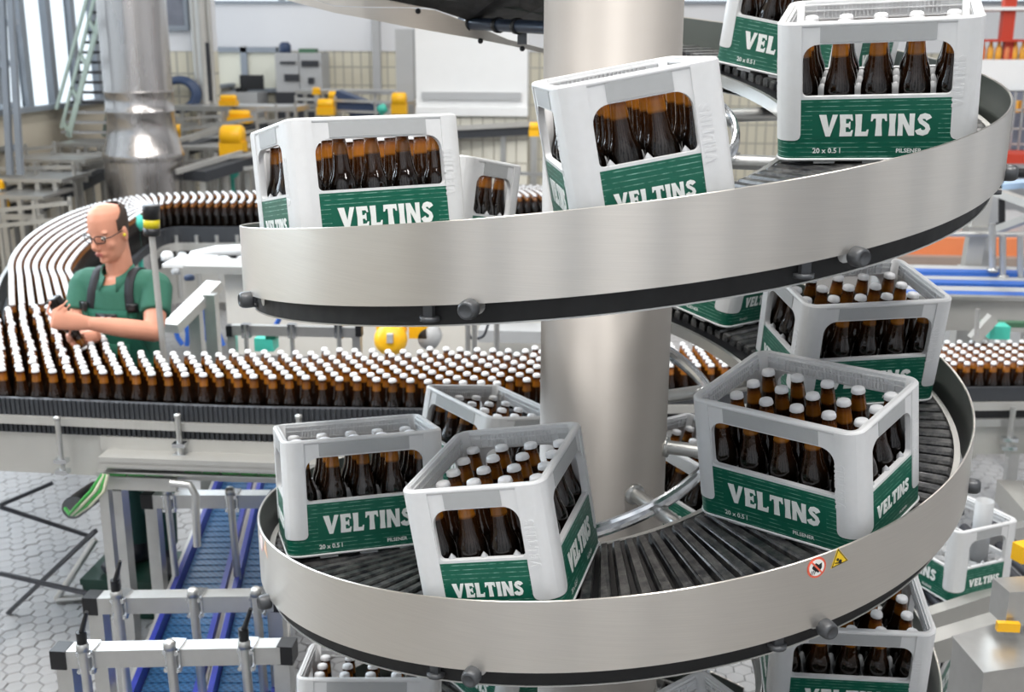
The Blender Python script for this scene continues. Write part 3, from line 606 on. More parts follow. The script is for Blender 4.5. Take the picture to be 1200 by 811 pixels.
def smooth(pts, n=8):
    o = []
    for i in range(len(pts) - 1):
        p0, p1, p2, p3 = pts[max(i - 1, 0)], pts[i], pts[i + 1], pts[min(i + 2, len(pts) - 1)]
        for k in range(n):
            t = k / n; o.append(.5 * ((2 * p1) + (-p0 + p2) * t + (2 * p0 - 5 * p1 + 4 * p2 - p3) * t * t + (-p0 + 3 * p1 - 3 * p2 + p3) * t ** 3))
    return o + [pts[-1]]
SL, SR = smooth(LANE_L), smooth(LANE_R); lane_spots = []
for k in range(8):
    ln = [a.lerp(b_, (k + .5) / 8) for a, b_ in zip(SL, SR)]; need = (k % 2) * SPC / 2; pos = 0
    for a, b_ in zip(ln[:-1], ln[1:]):
        L_ = (b_ - a).length
        while need < pos + L_: q = a.lerp(b_, (need - pos) / L_); lane_spots.append((q.x, q.y)); need += SPC
        pos += L_
lane_near = [q for q in lane_spots if q[1] < 3.2]
spots = []                                   # (x, y, lane tag)
y = 1.16; row = 0; SPC = .0655
while y < 3.0:
    x = -4 + (row % 2) * SPC / 2
    while x < 1:
        if inside(x, y) and all((x - u) ** 2 + (y - v) ** 2 > .0036 for u, v in lane_near): spots.append((x + random.uniform(-.005, .005), y + random.uniform(-.005, .005)))
        x += SPC + .003
    y += SPC * .90; row += 1
# right-hand conveyor behind the spiral, a little lower
ZC2 = 1.18; ZD2 = ZC2 - .257; right_spots = []
a, b_ = P(770, 426.5, ZC2), P(1290, 422.5, ZC2); dr = (b_ - a); L2 = dr.length; dr.normalize(); nr = Vector((-dr.y, dr.x, 0))
i = 0
while i * SPC < L2:
    for j in range(7): q = a + dr * (i * SPC) + nr * (j * SPC) ; right_spots.append((q.x, q.y))
    i += 1
def pix(x, y, z):
    d = Vector((x, y, z)) - EYE; zz = d.dot(F); return (600 + FPX * d.dot(RT) / zz, 405.5 - FPX * d.dot(UP) / zz, zz)
cand = []
for src, pts, z in ((0, spots, ZD), (1, lane_spots, ZD), (2, right_spots, ZD2)):
    for x, y in pts:
        px, py, d = pix(x, y, z + .25); seen = -12 < px < 1212 and py > 180
        if src == 0 and (px > 645 or (px > 500 and py > 455)): seen = False
        if src == 2 and not (784 < px < 822 or px > 1098): seen = False
        cand.append((0 if seen else 1, d, src, x, y, z))
cand.sort(); NBELT = 130; FAR = {0: (MB(), MB()), 2: (MB(), MB())}
bl = MB().lathe([(.0322, 0), (.0322, .134), (.0290, .153), (.0215, .175), (.0178, .205), (.0140, .243), (0, .252)], 10)
cl_ = MB().lathe([(.0150, .2440), (.0146, .2505), (.010, .2565), (0, .257)], 8)
fr_y = {0: [], 2: []}
for i, (k, d, src, x, y, z) in enumerate(cand):
    mt = Matrix.Translation((x, y, z))
    if i < NBELT and k == 0:
        if src == 2: lab, gp = 'brown capped bottle on the lower conveyor right of the spiral', 'bottles on the right hand conveyor'
        elif not any(v < y - .02 and abs(u - x) < .04 and y - v < .13 for u, v in spots): lab, gp = 'brown capped bottle in the front row along the dark chain edge', 'front row bottles along the chain edge'
        elif x < -2.1: lab, gp = 'brown capped bottle in the crowd at the left, beside the worker', 'crowded bottles left of the worker'
        else: lab, gp = 'brown capped bottle in the crowd behind the front row, before the worker', 'crowded bottles behind the front row'
        bottle(mt @ Matrix.Rotation(random.uniform(0, 6), 4, 'Z'), lab, gp)
    else:
        far, far2 = FAR[2 if src == 2 else 0]; far.add([(a + x, b_ + y, c_ + z) for a, b_, c_ in bl.v], bl.f, True); far2.add([(a + x, b_ + y, c_ + z) for a, b_, c_ in cl_.v], cl_.f, True)
# the joined bottles keep the glass, with heights measured from the deck
for src, zd, lab in ((0, ZD, 'mass of brown capped bottles running in lanes round the curved conveyor'), (2, ZD2, 'rows of brown capped bottles on the lower conveyor right of the spiral')):
    mfar = M['bottle'].copy(); mfar.name = 'amber_bottle_glass_far'; nt = mfar.node_tree
    sep = [n for n in nt.nodes if n.type == 'SEPXYZ'][0]; sb = N(nt, 'ShaderNodeMath', operation='SUBTRACT'); sb.inputs[1].default_value = zd
    outs = [l.to_socket for l in sep.outputs[2].links]
    nt.links.new(sep.outputs[2], sb.inputs[0])
    for s_ in outs: nt.links.new(sb.outputs[0], s_)
    bs = FAR[src][0].build('beer_bottles', mfar, None, lab, 'bottles', None, 'stuff')
    FAR[src][1].build('crown_caps', M['cap'], bs, None, None, None, 'stuff')
# decks, chains, rails and skirts
cv = thing('bottle_conveyor', (-2, 1.2, 0), 'steel bottle conveyor with dark chain edges curving round the worker', 'conveyor')
def flat(mb, left, right, z, th):
    n = len(left); mb.add([(p.x, p.y, z) for p in left] + [(p.x, p.y, z) for p in right] + [(p.x, p.y, z - th) for p in left] + [(p.x, p.y, z - th) for p in right],
        [(i, i + 1, n + i + 1, n + i) for i in range(n - 1)] + [(2 * n + i, 3 * n + i, 3 * n + i + 1, 2 * n + i + 1) for i in range(n - 1)] + [(i, 2 * n + i, 2 * n + i + 1, i + 1) for i in range(n - 1)] + [(n + i, n + i + 1, 3 * n + i + 1, 3 * n + i) for i in range(n - 1)]); return mb
flat(MB(), [p + Vector((-.05, .02, 0)) for p in SL], [p + Vector((.05, -.04, 0)) for p in SR], ZD - .002, .05)
dk = flat(MB(), [a + (a - b_).normalized() * .06 for a, b_ in zip(SL, SR)], [b_ + (b_ - a).normalized() * .06 for a, b_ in zip(SL, SR)], ZD - .001, .06)
part(dk, 'lane_belt', M['chain'], cv)
fe = [P(-90, 432) + Vector((0, -.045, 0)), P(0, 433) + Vector((0, -.045, 0)), P(269, 443) + Vector((0, -.045, 0)), P(479, 446) + Vector((0, -.045, 0)), P(720, 448) + Vector((0, -.045, 0))]
fe = smooth(fe, 4); bk = [Vector((p.x, 0, 0)) for p in fe]
tb = MB(); tb.prism([(p.x, p.y) for p in fe] + [(.05, 1.84), (-1.95, 1.60), (-2.12, 1.72), (-2.6, 2.55), (-3.1, 2.62), (-3.6, 2.5)], ZD - .05, ZD - .001); part(tb, 'table_belt', M['chain'], cv)
def zf(y): return at(250, y, 1.12).z
z1, z2, z3, z4, z5 = zf(474), zf(493), zf(502), zf(514), zf(562)
off = lambda d: [p + Vector((0, d, 0)) for p in fe]
part(MB().strip(off(-.02), z2 - .02, z1, .02), 'chain_guide', M['chain'], cv)
part(MB().strip(off(-.045), z3, z2, .02), 'wear_rail', M['steel_pale'], cv)
part(MB().strip(off(-.02), z4, z3 + .01, .02), 'return_chain', M['rubber'], cv)
part(MB().strip(off(-.015), z5, z4 + .004, .03), 'side_skirt', M['steel_pale'], cv)
# ribs of the moulded chain edge
rb = MB(); L_ = 0; nx = 0
for p, q in zip(fe[:-1], fe[1:]):
    n = max(1, int((q - p).length / .019))
    for k in range(n): c_ = p.lerp(q, k / n); rb.box((c_.x, c_.y - .022, (z1 + z2) / 2), (.012, .010, z1 - z2)); rb.box((c_.x, c_.y - .022, (z3 + z4) / 2), (.012, .010, z3 - z4 - .004))
part(rb, 'chain_rib', M['chain'], cv, None, 'stuff')
def bracket(px, ytop, ybot, Y):
    """clamped post that carries the wear rail"""
    o = MB(); a, b_ = at(px, ytop, Y), at(px, ybot, Y); o.tube([(a.x, Y, b_.z), (a.x, Y, a.z)], .011, 10).lathe([(0, 0), (.014, 0), (.014, .012), (0, .016)], 10, Matrix.Translation((a.x, Y, a.z)))
    br_ = part(o, 'bracket_post', M['steel'], cv)
    zc = a.z + (b_.z - a.z) * .74
    for dz in (0, .045): MB().box((a.x, Y, zc - dz), (.05, .035, .016)).build('clamp', M['chrome'], br_).matrix_parent_inverse = Matrix() if False else br_.matrix_parent_inverse.copy() if False else Matrix()
    return br_
for px, y0, y1 in ((67, 492, 556), (208, 489, 532), (350, 490, 540)): bracket(px, y0, y1, 1.06)
# working beam, cable tray, drip panel and legs under the front edge
Yb = 1.0
bm_ = MB(); fbox(bm_, 116, 541, 420, 552, Yb, .13); bm_.span((at(116, 541, Yb).x, Yb, at(116, 541, Yb).z), (at(420, 541, Yb).x, Yb + .1, at(116, 541, Yb).z - .01)); part(bm_, 'front_beam', M['steel_pale'], cv)
t_ = MB(); fbox(t_, 122, 552, 420, 554, Yb + .03, .05); fbox(t_, 122, 558, 420, 560, Yb + .02, .06); part(t_, 'cable_tray', M['steel'], cv)
t_ = MB()
for k in range(9): fbox(t_, 128 + 22 * k, 553.6, 147 + 22 * k, 558, Yb + .04, .02)
part(t_, 'green_cable', M['wire_green'], cv, None, 'stuff')
t_ = MB(); fbox(t_, 120, 560, 206, 575, Yb + .05, .02); part(t_, 'drip_panel', M['steel_pale'], cv)
t_ = MB(); fbox(t_, 118, 515, 322, 531, Yb + .09, .02); part(t_, 'upper_panel', M['steel_pale'], cv)
def post(x0, x1, y0, zb, Y, m_=None, root=cv, nmn='leg'):
    a, b_ = at(x0, y0, Y), at(x1, y0, Y); return part(MB().span((a.x, Y, zb), (b_.x, Y + (b_.x - a.x), a.z)), nmn, m_ or M['steel'], root)
post(113, 124, 553, 0, 1.10); post(124, 142, 575, 0, 1.45)
post(-75, -62, 500, 0, 1.35)
for x0, y0, x1, y1 in ((0, 672, 122, 700), (-8, 735, 112, 622), (0, 594, 104, 628), (0, 592, 62, 566)):
    part(MB().beam(at(x0, y0, 1.5 if x0 == 0 and y0 > 600 else 1.9), at(x1, y1, 1.18 if y0 > 600 else 2.0), .016, .016), 'cross_brace', M['dark_slot'], cv)
part(MB().tube([on(66, 703, .02), on(104, 700, .02)], .018, 10).tube([on(66, 703, .02), on(112, 632, .3)], .016, 10), 'foot_brace', M['steel'], cv)
# drive motor roller under the left end of the beam, with its wires
dm = thing('drive_roller', on(95, 600, .85), 'dark grey drive roller with green and pale wires under the conveyor corner', 'roller')
part(MB().tube([at(86, 595, 1.15), at(112, 576, 1.5)], .046, 18), 'roller_body', M['knob'], dm)
for k, (m_, d) in enumerate(((M['wire_pale'], 0), (M['wire_green'], 6), (M['wire_pale'], 10), (M['wire_green'], -5))):
    part(MB().tube([at(122 + d * .4, 556, .99), at(112 + d, 575, .97), at(96 + d, 592, .98), at(84 + d * .5, 603, 1.02), at(78 + d * .3, 598 + d * .4, 1.08)], .0075, 8), 'wire', m_, dm)
part(MB().tube([at(200, 566, 1.0), at(222, 568, 1.0), at(229, 580, 1.0), at(231, 640, 1.0)], .015, 10), 'guide_tube', M['steel'], cv)
# back lane: dark rail, apron and posts
be = [b_ + (b_ - a).normalized() * .07 for a, b_ in zip(SL, SR)][50:]
part(MB().strip(be, ZD - .06, ZD + .065, -.02), 'back_chain_guide', M['chain'], cv)
part(MB().strip([p + Vector((.02, -.05, 0)) for p in be], ZD - .12, ZD - .06, -.02), 'back_wear_rail', M['steel_pale'], cv)
part(MB().strip(be, ZD - .22, ZD - .12, -.02), 'back_return_chain', M['rubber'], cv)
part(MB().strip(be, ZD - .55, ZD - .22, -.03), 'back_apron', M['steel_pale'], cv)
for x in range(205, 660, 24):
    q = at(x, 262, 5.75 + (x - 200) * .0012); part(MB().tube([(q.x, q.y, ZD - .5), (q.x, q.y, ZD + .0)], .018, 8), 'back_post', M['steel'], cv)
le = [a + (a - b_).normalized() * .07 for a, b_ in zip(SL, SR)][:50]
part(MB().strip(le, ZD - .3, ZD + .12, .02), 'lane_guard', M['steel'], cv)
# ================================================================== RIGHT-HAND CONVEYOR
rc = thing('right_conveyor', (a.x, a.y, 0), 'lower steel bottle conveyor running off to the right behind the spiral', 'conveyor')
A = P(770, 426.5, ZC2); B = P(1290, 422.5, ZC2)
def rstrip(name, m_, d, z0, z1, th=.02): return part(MB().strip([A - nr * d - dr * .1, B - nr * d], z0, z1, th), name, m_, rc)
Yr = (A - nr * .05).y
zr = lambda y: at(1150, y, (P(1150, 423, ZC2) - nr * .05).y).z
flat_ = MB(); flat_.prism([(q.x, q.y) for q in (A - nr * .05 - dr * .1, B - nr * .05, B + nr * .5, A + nr * .5 - dr * .1)], ZD2 - .06, ZD2 - .001); part(flat_, 'belt', M['chain'], rc)
rstrip('chain_guide', M['chain'], .06, zr(469), zr(453)); rstrip('wear_rail', M['steel_pale'], .085, zr(478), zr(469)); rstrip('return_chain', M['rubber'], .06, zr(488), zr(478))
rstrip('lower_rail', M['steel'], .085, zr(497), zr(488)); rstrip('side_skirt', M['steel_pale'], .06, zr(531), zr(496), .03)
for px in (795, 1000, 1188):
    q = at(px, 475, (P(1150, 423, ZC2) - nr * .1).y - .02); o = part(MB().tube([(q.x, q.y, zr(528)), (q.x, q.y, zr(472))], .014, 10), 'bracket_post', M['steel'], rc)
    for y in (508, 518): MB().box((q.x, q.y, zr(y)), (.07, .04, .018)).build('clamp', M['chrome'], o)
for px in (830, 1060, 1240): q = at(px, 500, 2.75); part(MB().box((q.x, q.y, .33), (.06, .06, .7)), 'leg', M['steel'], rc)
# ================================================================== BLUE BELTS AND CLAMPED TUBE FRAMES AT THE LEFT
zb = .42
for nmn, lab, (x0, x1), (u0, u1) in (('left', 'left one of two blue mesh belts running under the clamped steel frames', (158, 237), (258, 299)), ('right', 'right one of two blue mesh belts, next to the spiral guard', (248, 326), (306, 346))):
    n0, n1, f0, f1 = P(x0, 811, zb), P(x1, 811, zb), P(u0, 562, zb), P(u1, 562, zb)
    n0, n1 = n0 + (n0 - f0) * .35, n1 + (n1 - f1) * .35
    bb = thing('blue_belt', (n0.x, n0.y, 0), lab, 'conveyor belt', 'blue mesh belts')
    wv = (n1 - n0).normalized() * .022
    part(MB().prism([(p.x, p.y) for p in (n0 + wv, n1 - wv, f1 - wv, f0 + wv)], zb - .03, zb, None), 'mesh_belt', M['bluebelt'], bb)
    for p, q, s_ in ((n0, f0, 1), (n1, f1, -1)):
        part(MB().beam((p.x + s_ * .008, p.y, zb + .01), (q.x + s_ * .008, q.y, zb + .01), .02, .09), 'side_guide', mat('blue_side_guide_%s%d' % (nmn, s_), (44, 56, 150), .4, 0, .08, 20), bb)
        part(MB().beam((p.x - s_ * .022, p.y, zb + .0), (q.x - s_ * .022, q.y, zb + .0), .014, .05), 'white_rail', M['steel_pale'], bb)
    kk = MB()
    for i in range(46):
        c_ = n0.lerp(f0, i / 46); e_ = n1.lerp(f1, i / 46); kk.beam((c_.x + .03, c_.y, zb + .001), (e_.x - .03, e_.y, zb + .001), .010, .005)
    part(kk, 'belt_module_rib', M['bluebelt'], bb, None, 'stuff')
    for i in range(1, 9):
        c_ = n1.lerp(f1, i / 9.5); part(MB().box((c_.x + .02, c_.y, zb - .01), (.02, .05, .05)), 'rail_clip', M['chrome'], bb)
    for i in (.25, .75):
        for p, q in ((n0, f0), (n1, f1)): c_ = p.lerp(q, i); part(MB().box((c_.x, c_.y, .2), (.04, .04, .4)), 'leg', M['steel'], bb)
zbar = .8; TS = .06
def frame(xl, yl, xr, yr, clamps, lab, lx):
    p, q = P(xl, yl, zbar), P(xr, yr, zbar); fr = thing('tube_frame', (p.x, p.y, 0), lab, 'frame', 'clamped tube frames over the blue belts')
    part(MB().beam(p, q, TS, TS), 'cross_tube', M['steel'], fr); d = (q - p).normalized()
    for e_, s_ in ((p, 1), (q, -1)):
        part(MB().box(e_ - d * s_ * .018, (.05, TS + .004, TS + .004)), 'end_cap', M['black'], fr)
        part(MB().box((e_.x - s_ * d.x * .005, e_.y, (zbar - .03) / 2), (.052, .052, zbar - .03)), 'upright', M['steel'], fr)
    for cx, hb, lever in clamps:
        u = (cx - xl) / (xr - xl); c_ = p.lerp(q, u)
        o = part(MB().box((c_.x, c_.y - .034, zbar), (.05, .014, .085)).box((c_.x, c_.y - .004, zbar + .034), (.046, .062, .008)).box((c_.x, c_.y - .004, zbar - .034), (.046, .062, .008)), 'clamp', M['chrome'], fr)
        for dx in (-.018, .018):
            for dz in (-.03, .03): MB().tube([(c_.x + dx, c_.y - .04, zbar + dz), (c_.x + dx, c_.y - .055, zbar + dz)], .008, 8).build('bolt', M['chrome'], o)
        part(MB().tube([(c_.x, c_.y - .05, zbar + .05), (c_.x + .01, c_.y - .055, hb)], .015, 10).lathe([(0, 0), (.02, 0), (.02, .02), (.012, .03), (0, .03)], 12, Matrix.Translation((c_.x, c_.y - .05, zbar + .045))), 'hanger_rod', M['steel'], fr)
        if lever:
            part(MB().tube([(c_.x, c_.y - .05, zbar + .07), (c_.x, c_.y - .05, zbar + .11)], .016, 10).tube([(c_.x, c_.y - .05, zbar + .10), (c_.x + .035, c_.y - .07, zbar + .19)], [.010, .006], 8), 'clamp_lever', M['black'], fr)
frame(180, 585, 318, 585, ((202, .44, False), (275, .46, False)), 'clamped steel tube frame furthest back, just under the conveyor beam', 0)
frame(116, 706, 322, 703, ((145, .44, True), (233, .46, False), (306, .46, False)), 'middle one of three clamped steel tube frames over the blue belts', 0)
frame(80, 768, 330, 763, ((107, .44, True), (207, .46, False), (293, .46, True)), 'nearest clamped steel tube frame, black end caps, lowest at left', 0)
# step crate the worker stands on
sx_, sy_ = at(170, 675, 1.95).x, 1.95
st = thing('step_crate', (sx_, sy_, 0), 'dark green plastic crate turned over as a step under the worker', 'crate')
t_ = MB(); t_.span((sx_ - .24, sy_ - .18, .17), (sx_ + .24, sy_ + .16, .20))
part(t_, 'top', M['darkgreen'], st)
t_ = MB()
for z in (.0, .07, .14): t_.span((sx_ - .23, sy_ - .17, z), (sx_ + .23, sy_ - .155, z + .03)); t_.span((sx_ - .23, sy_ + .135, z), (sx_ + .23, sy_ + .15, z + .03))
for i in range(9): t_.span((sx_ - .23 + i * .055, sy_ - .165, .0), (sx_ - .21 + i * .055, sy_ - .15, .175))
for s_ in (-1, 1): t_.span((sx_ + s_ * .23 - .006, sy_ - .17, 0), (sx_ + s_ * .23 + .006, sy_ + .15, .175))
part(t_, 'lattice_wall', M['darkgreen'], st)
# ================================================================== HALL BEHIND
def blk(name, x0, y0, x1, y1, Y, dep, m_, label, cat, group=None):
    return solo(fbox(MB(), x0, y0, x1, y1, Y, dep), name, m_, label, cat, group)
# steel silo duct at the left
c_ = at(166, 150, 7.6); s_ = at(210, 150, 7.6).x - at(122, 150, 7.6).x
zq = lambda y: at(166, y, 7.6).z
sl = thing('exhaust_duct', (c_.x, 7.6, 0), 'fat shiny steel duct rising behind the worker, conical collar near its foot', 'duct')
r0 = s_ / 2 * .845; r1 = s_ / 2
part(MB().lathe([(r0, zq(106)), (r0, 4.6)], 48, Matrix.Translation((c_.x, 7.6, 0))), 'upper_shell', M['silo'], sl)
part(MB().lathe([(r0 * 1.0, zq(106)), (r0 * 1.03, zq(106)), (r0 * 1.03, zq(107.5)), (r0 * 1.0, zq(109)), (r0, zq(128)), (r0 * 1.03, zq(129)), (r0 * 1.03, zq(131)), (r0, zq(132)), (r0 * 1.02, zq(153)), (r0 * 1.05, zq(157)), (r1 * 1.0, zq(177)), (r1 * 1.03, zq(179)), (r1 * 1.03, zq(184)), (r1 * .99, zq(187))], 48, Matrix.Translation((c_.x, 7.6, 0))), 'conical_collar', M['silo'], sl)
part(MB().lathe([(r1 * .985, 0), (r1 * .985, zq(187))], 48, Matrix.Translation((c_.x, 7.6, 0))), 'base_drum', M['silo'], sl)
# stair with pale green strings climbing to the left wall
sg = at(78, 155, 9.0); stt = thing('steel_stair', (sg.x, 9.0, 0), 'pale green steel stair climbing along the left windows beside the duct', 'stair')
for x0, y0, x1, y1, Y, nmn in ((80, 160, 122, 0, 8.9, 'stair_string'), (122, 160, 150, 0, 9.6, 'stair_string'), (72, 150, 110, 0, 8.9, 'handrail'), (66, 128, 104, -10, 8.9, 'handrail')):
    part(MB().beam(at(x0, y0, Y), at(x1, y1, Y), .03, .05 if nmn == 'stair_string' else .03), nmn, M['greenrail'], stt)
for k in range(14):
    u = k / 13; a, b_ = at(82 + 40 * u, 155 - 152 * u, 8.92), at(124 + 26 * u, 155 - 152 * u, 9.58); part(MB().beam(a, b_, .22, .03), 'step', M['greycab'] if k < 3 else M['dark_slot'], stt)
for k in range(4): a = at(74 + 10 * k, 142 - 40 * k, 8.9); b_ = at(82 + 10 * k, 150 - 40 * k, 8.9); part(MB().beam(a, (b_.x, 8.9, b_.z - .1), .03, .03), 'baluster', M['greenrail'], stt)
# caged ladder at the left edge
ld = thing('caged_ladder', at(12, 200, 7.0) * 1 - Vector((0, 0, at(12, 200, 7.0).z)), 'grey steel ladder frame at the far left edge before the windows', 'ladder')
for x0, x1 in ((2, 12), (12, 24)): part(MB().beam(at(x0, -5, 7), at(x1, 205, 7), .05, .05), 'ladder_rail', M['mullion'], ld)
for y in (25, 73, 123, 172): part(MB().beam(at(-12, y + 6, 9.0), at(18, y, 7.05), .06, .05), 'rung', M['mullion'], ld)
for x in (-3,): part(MB().beam(at(x, -5, 9.0), at(x + 6, 205, 9.0), .03, .03), 'ladder_rail', M['mullion'], ld)
# wall fittings at the back
YW = YN - .12
hs = [at(211 + 22 * math.cos(R_(k)), 111 + 19 * math.sin(R_(k)), YW - .1 - k * .0004) for k in range(-200, 240, 12)]
o = thing('hose_coil', at(211, 111, YW), 'dark blue hose coiled on the wall right of the duct', 'hose')
for k, s2 in enumerate((1, .92, .84)): part(MB().tube([at(211, 111, YW) + (p - at(211, 111, YW)) * s2 + Vector((0, -.03 * k, 0)) for p in hs], .035, 8), 'hose_loop', M['navy'], o)
pp = thing('wall_pipes', at(238, 200, YW) - Vector((0, 0, at(238, 200, YW).z)), 'pale vertical pipes on the far wall left of the grey window', 'pipes')
for x, wd in ((233, .05), (241, .08), (250, .03)): p = at(x, 100, YW); part(MB().tube([(p.x, YW, .2), (p.x, YW, 4.0)], wd, 12), 'pipe', M['steel_pale'], pp)
p = at(252, 100, YW - .02); solo(MB().span((p.x - .16, YW - .06, at(250, 118, YW).z), (p.x - .04, YW, at(250, 50, YW).z)), 'cable_duct', M['dark_slot'], 'dark upright cable duct beside the pale wall pipes', 'duct')
p = at(280, 95, YB - .5); dk_ = solo(MB().span((at(262, 108, YB).x, YB - .75, 0), (at(318, 108, YB).x, YB - .2, at(280, 108, YB - .5).z)), 'desk', M['greycab'], 'grey desk below the lit far window, carrying a dark monitor', 'desk')
o = thing('desk_screen', p, 'dark monitor standing before the lit far window', 'monitor')
part(fbox(MB(), 281, 88, 308, 105, YB - .5, .06), 'screen', M['black'], o); part(fbox(MB(), 276, 103, 284, 108, YB - .5, .2), 'stand', M['black'], o)
o = thing('control_cabinet', at(348, 108, YB - .6), 'light grey control cabinet on the far wall with dark gauges', 'cabinet')
part(fbox(MB(), 323, 62, 350, 108, YB - .6, .5), 'cabinet_body', M['greycab'], o); part(fbox(MB(), 351, 62, 377, 108, YB - .6, .5), 'cabinet_body', M['greycab'], o); part(MB().span((at(323, 108, YB - .6).x, YB - .6, 0), (at(377, 108, YB - .6).x, YB - .1, at(350, 108, YB - .6).z)), 'plinth', M['dark_slot'], o)
for x0, y0, x1, y1 in ((353, 71, 373, 78), (333, 87, 350, 95), (361, 91, 368, 98), (328, 72, 346, 75)): part(fbox(MB(), x0, y0, x1, y1, YB - .63, .03), 'instrument', M['dark_slot'], o)
solo(fbox(MB(), 350, 57, 369, 62, YB - .5, .2), 'indicator_box', M['green_panel'], 'small green box on top of the grey control cabinet', 'box')
o = MB(); p = at(332, 56, YB - .5); o.lathe([(.0, 0), (.09, 0), (.09, .12), (.05, .16), (0, .16)], 14, Matrix.Translation((p.x, YB - .4, at(332, 62, YB - .5).z))); solo(o, 'blue_drum', M['navy'], 'small dark blue drum on top of the grey control cabinet', 'drum')
solo(fbox(MB(), 436, 20, 445, 105, YB - .15, .12), 'wall_column', M['greycab'], 'slim grey column on the far wall right of the control cabinet', 'column')
solo(fbox(MB(), 466, 34, 486, 300, 11.5, .5), 'switch_cabinet', M['greycab'], 'tall grey switch cabinet left of the white partition', 'cabinet')
# white partition with tiled foot
pt = thing('partition', (at(555, 150, 9.5).x, 9.5, 0), 'tall white partition with a cream tiled foot, behind the middle turn', 'partition')
part(fbox(MB(), 487, 20, 618, 136, 9.5, .25), 'upper_panel', M['white'], pt); part(fbox(MB(), 494, 108, 610, 117, 9.46, .04), 'rail', M['greycab'], pt); part(fbox(MB(), 487, 126, 618, 136, 9.44, .06), 'ledge', M['white'], pt)
part(fbox(MB(), 487, 136, 618, 330, 9.54, .2), 'tile_bed', M['beige'], pt)
tw, th = 13.1, 27.5
tm = None
for i in range(10):
    for j in range(4):
        x, y = 487.6 + i * tw, 137 + j * th
        if tm is None: tm = fbox(MB(), 0, 0, tw - .9, th - .9, 9.5, .04); a0 = at(0, 0, 9.5); t0 = MB(); w_ = abs(at(557 + tw - .9, 150, 9.5).x - at(557, 150, 9.5).x); h_ = abs(at(557, 150, 9.5).z - at(557, 150 + th - .9, 9.5).z); tme = MB().box((w_ / 2, .02, -h_ / 2), (w_, .04, h_)).mesh('tile', M['tile'])
        o = link('tile', tme, pt); o.location = at(x, y, 9.5) - pt.location
# conveyor tables, dark belts and housings between the duct and the wall
def table(x0, x1, y0, y1, Y, label, legs=4, dep=.6):
    a, b_ = at(x0, y0, Y), at(x1, y0, Y); zt = a.z; zb_ = at(x0, y1, Y).z; t = thing('roller_table', ((a.x + b_.x) / 2, Y, 0), label, 'table', 'steel roller tables in the hall')
    part(MB().span((a.x, Y, zb_), (b_.x, Y + dep, zt)), 'table_top', M['steel'], t)
    for k in range(legs):
        x = a.x + (b_.x - a.x) * (k + .5) / legs; part(MB().span((x - .02, Y + .02, 0), (x + .02, Y + .06, zb_)), 'leg', M['steel'], t)
    part(MB().span((a.x, Y - .02, zb_ - .18), (b_.x, Y + .02, zb_ - .13)), 'side_rail', M['steel'], t); return t
table(60, 122, 168, 172, 8.4, 'grey roller table left of the duct, below the stair foot')
table(8, 100, 186, 190, 7.6, 'long grey roller table in front of the stair foot')
table(-10, 72, 209, 213, 6.9, 'narrow steel roller table near the left edge, above the bottle lanes')
table(-10, 50, 229, 233, 6.5, 'lowest steel roller table at the left edge beside the bottle lanes', 3)
table(200, 348, 124, 130, 10.6, 'long bluish roller table right of the duct, below the hose coil', 6)
table(346, 470, 106, 110, 12.4, 'pale roller table below the control cabinet', 6)
table(205, 300, 172, 176, 8.8, 'low pale roller table under the yellow motor right of the duct', 4)
for x0, y0, x1, y1, Y0, Y1, lab in ((212, 152, 300, 139, 9.4, 9.4, 'double guide rail between the yellow motor and the bluish table'), (346, 116, 486, 121, 11.4, 11.4, 'double guide rail passing the pair of yellow motors'), (300, 130, 345, 126, 10.0, 10.0, 'short double guide rail at the rim of the left middle crate'),
        (205, 192, 300, 180, 8.0, 8.0, 'double guide rail just behind the far bottle lane'), (-5, 178, 62, 172, 8.0, 8.0, 'double guide rail at the left edge level with the stair foot'), (-5, 198, 84, 196, 7.2, 7.2, 'double guide rail over the long grey roller table'), (-5, 247, 80, 238, 6.2, 6.2, 'lowest double guide rail at the left, beside the lanes'), (60, 183, 121, 180, 8.0, 8.0, 'double guide rail touching the left side of the duct'), (205, 140, 260, 136, 9.9, 9.9, 'double guide rail under the hose coil'), (486, 200, 640, 204, 8.4, 8.4, 'double guide rail at the tiled foot of the partition')):
    p, q = at(x0, y0, Y0), at(x1, y1, Y1); gr_ = thing('guide_rail_frame', (p.x, p.y, 0), lab, 'rail', 'guide rails in the hall')
    for dz in (0, .13): part(MB().beam(p - Vector((0, 0, dz)), q - Vector((0, 0, dz)), .025, .035), 'rail', M['steel'], gr_)
    n_ = max(2, int((q - p).length / .45))
    for k in range(n_ + 1): c2 = p.lerp(q, k / n_); part(MB().span((c2.x - .014, c2.y + .02, 0), (c2.x + .014, c2.y + .045, c2.z + .05)), 'post', M['steel'], gr_)
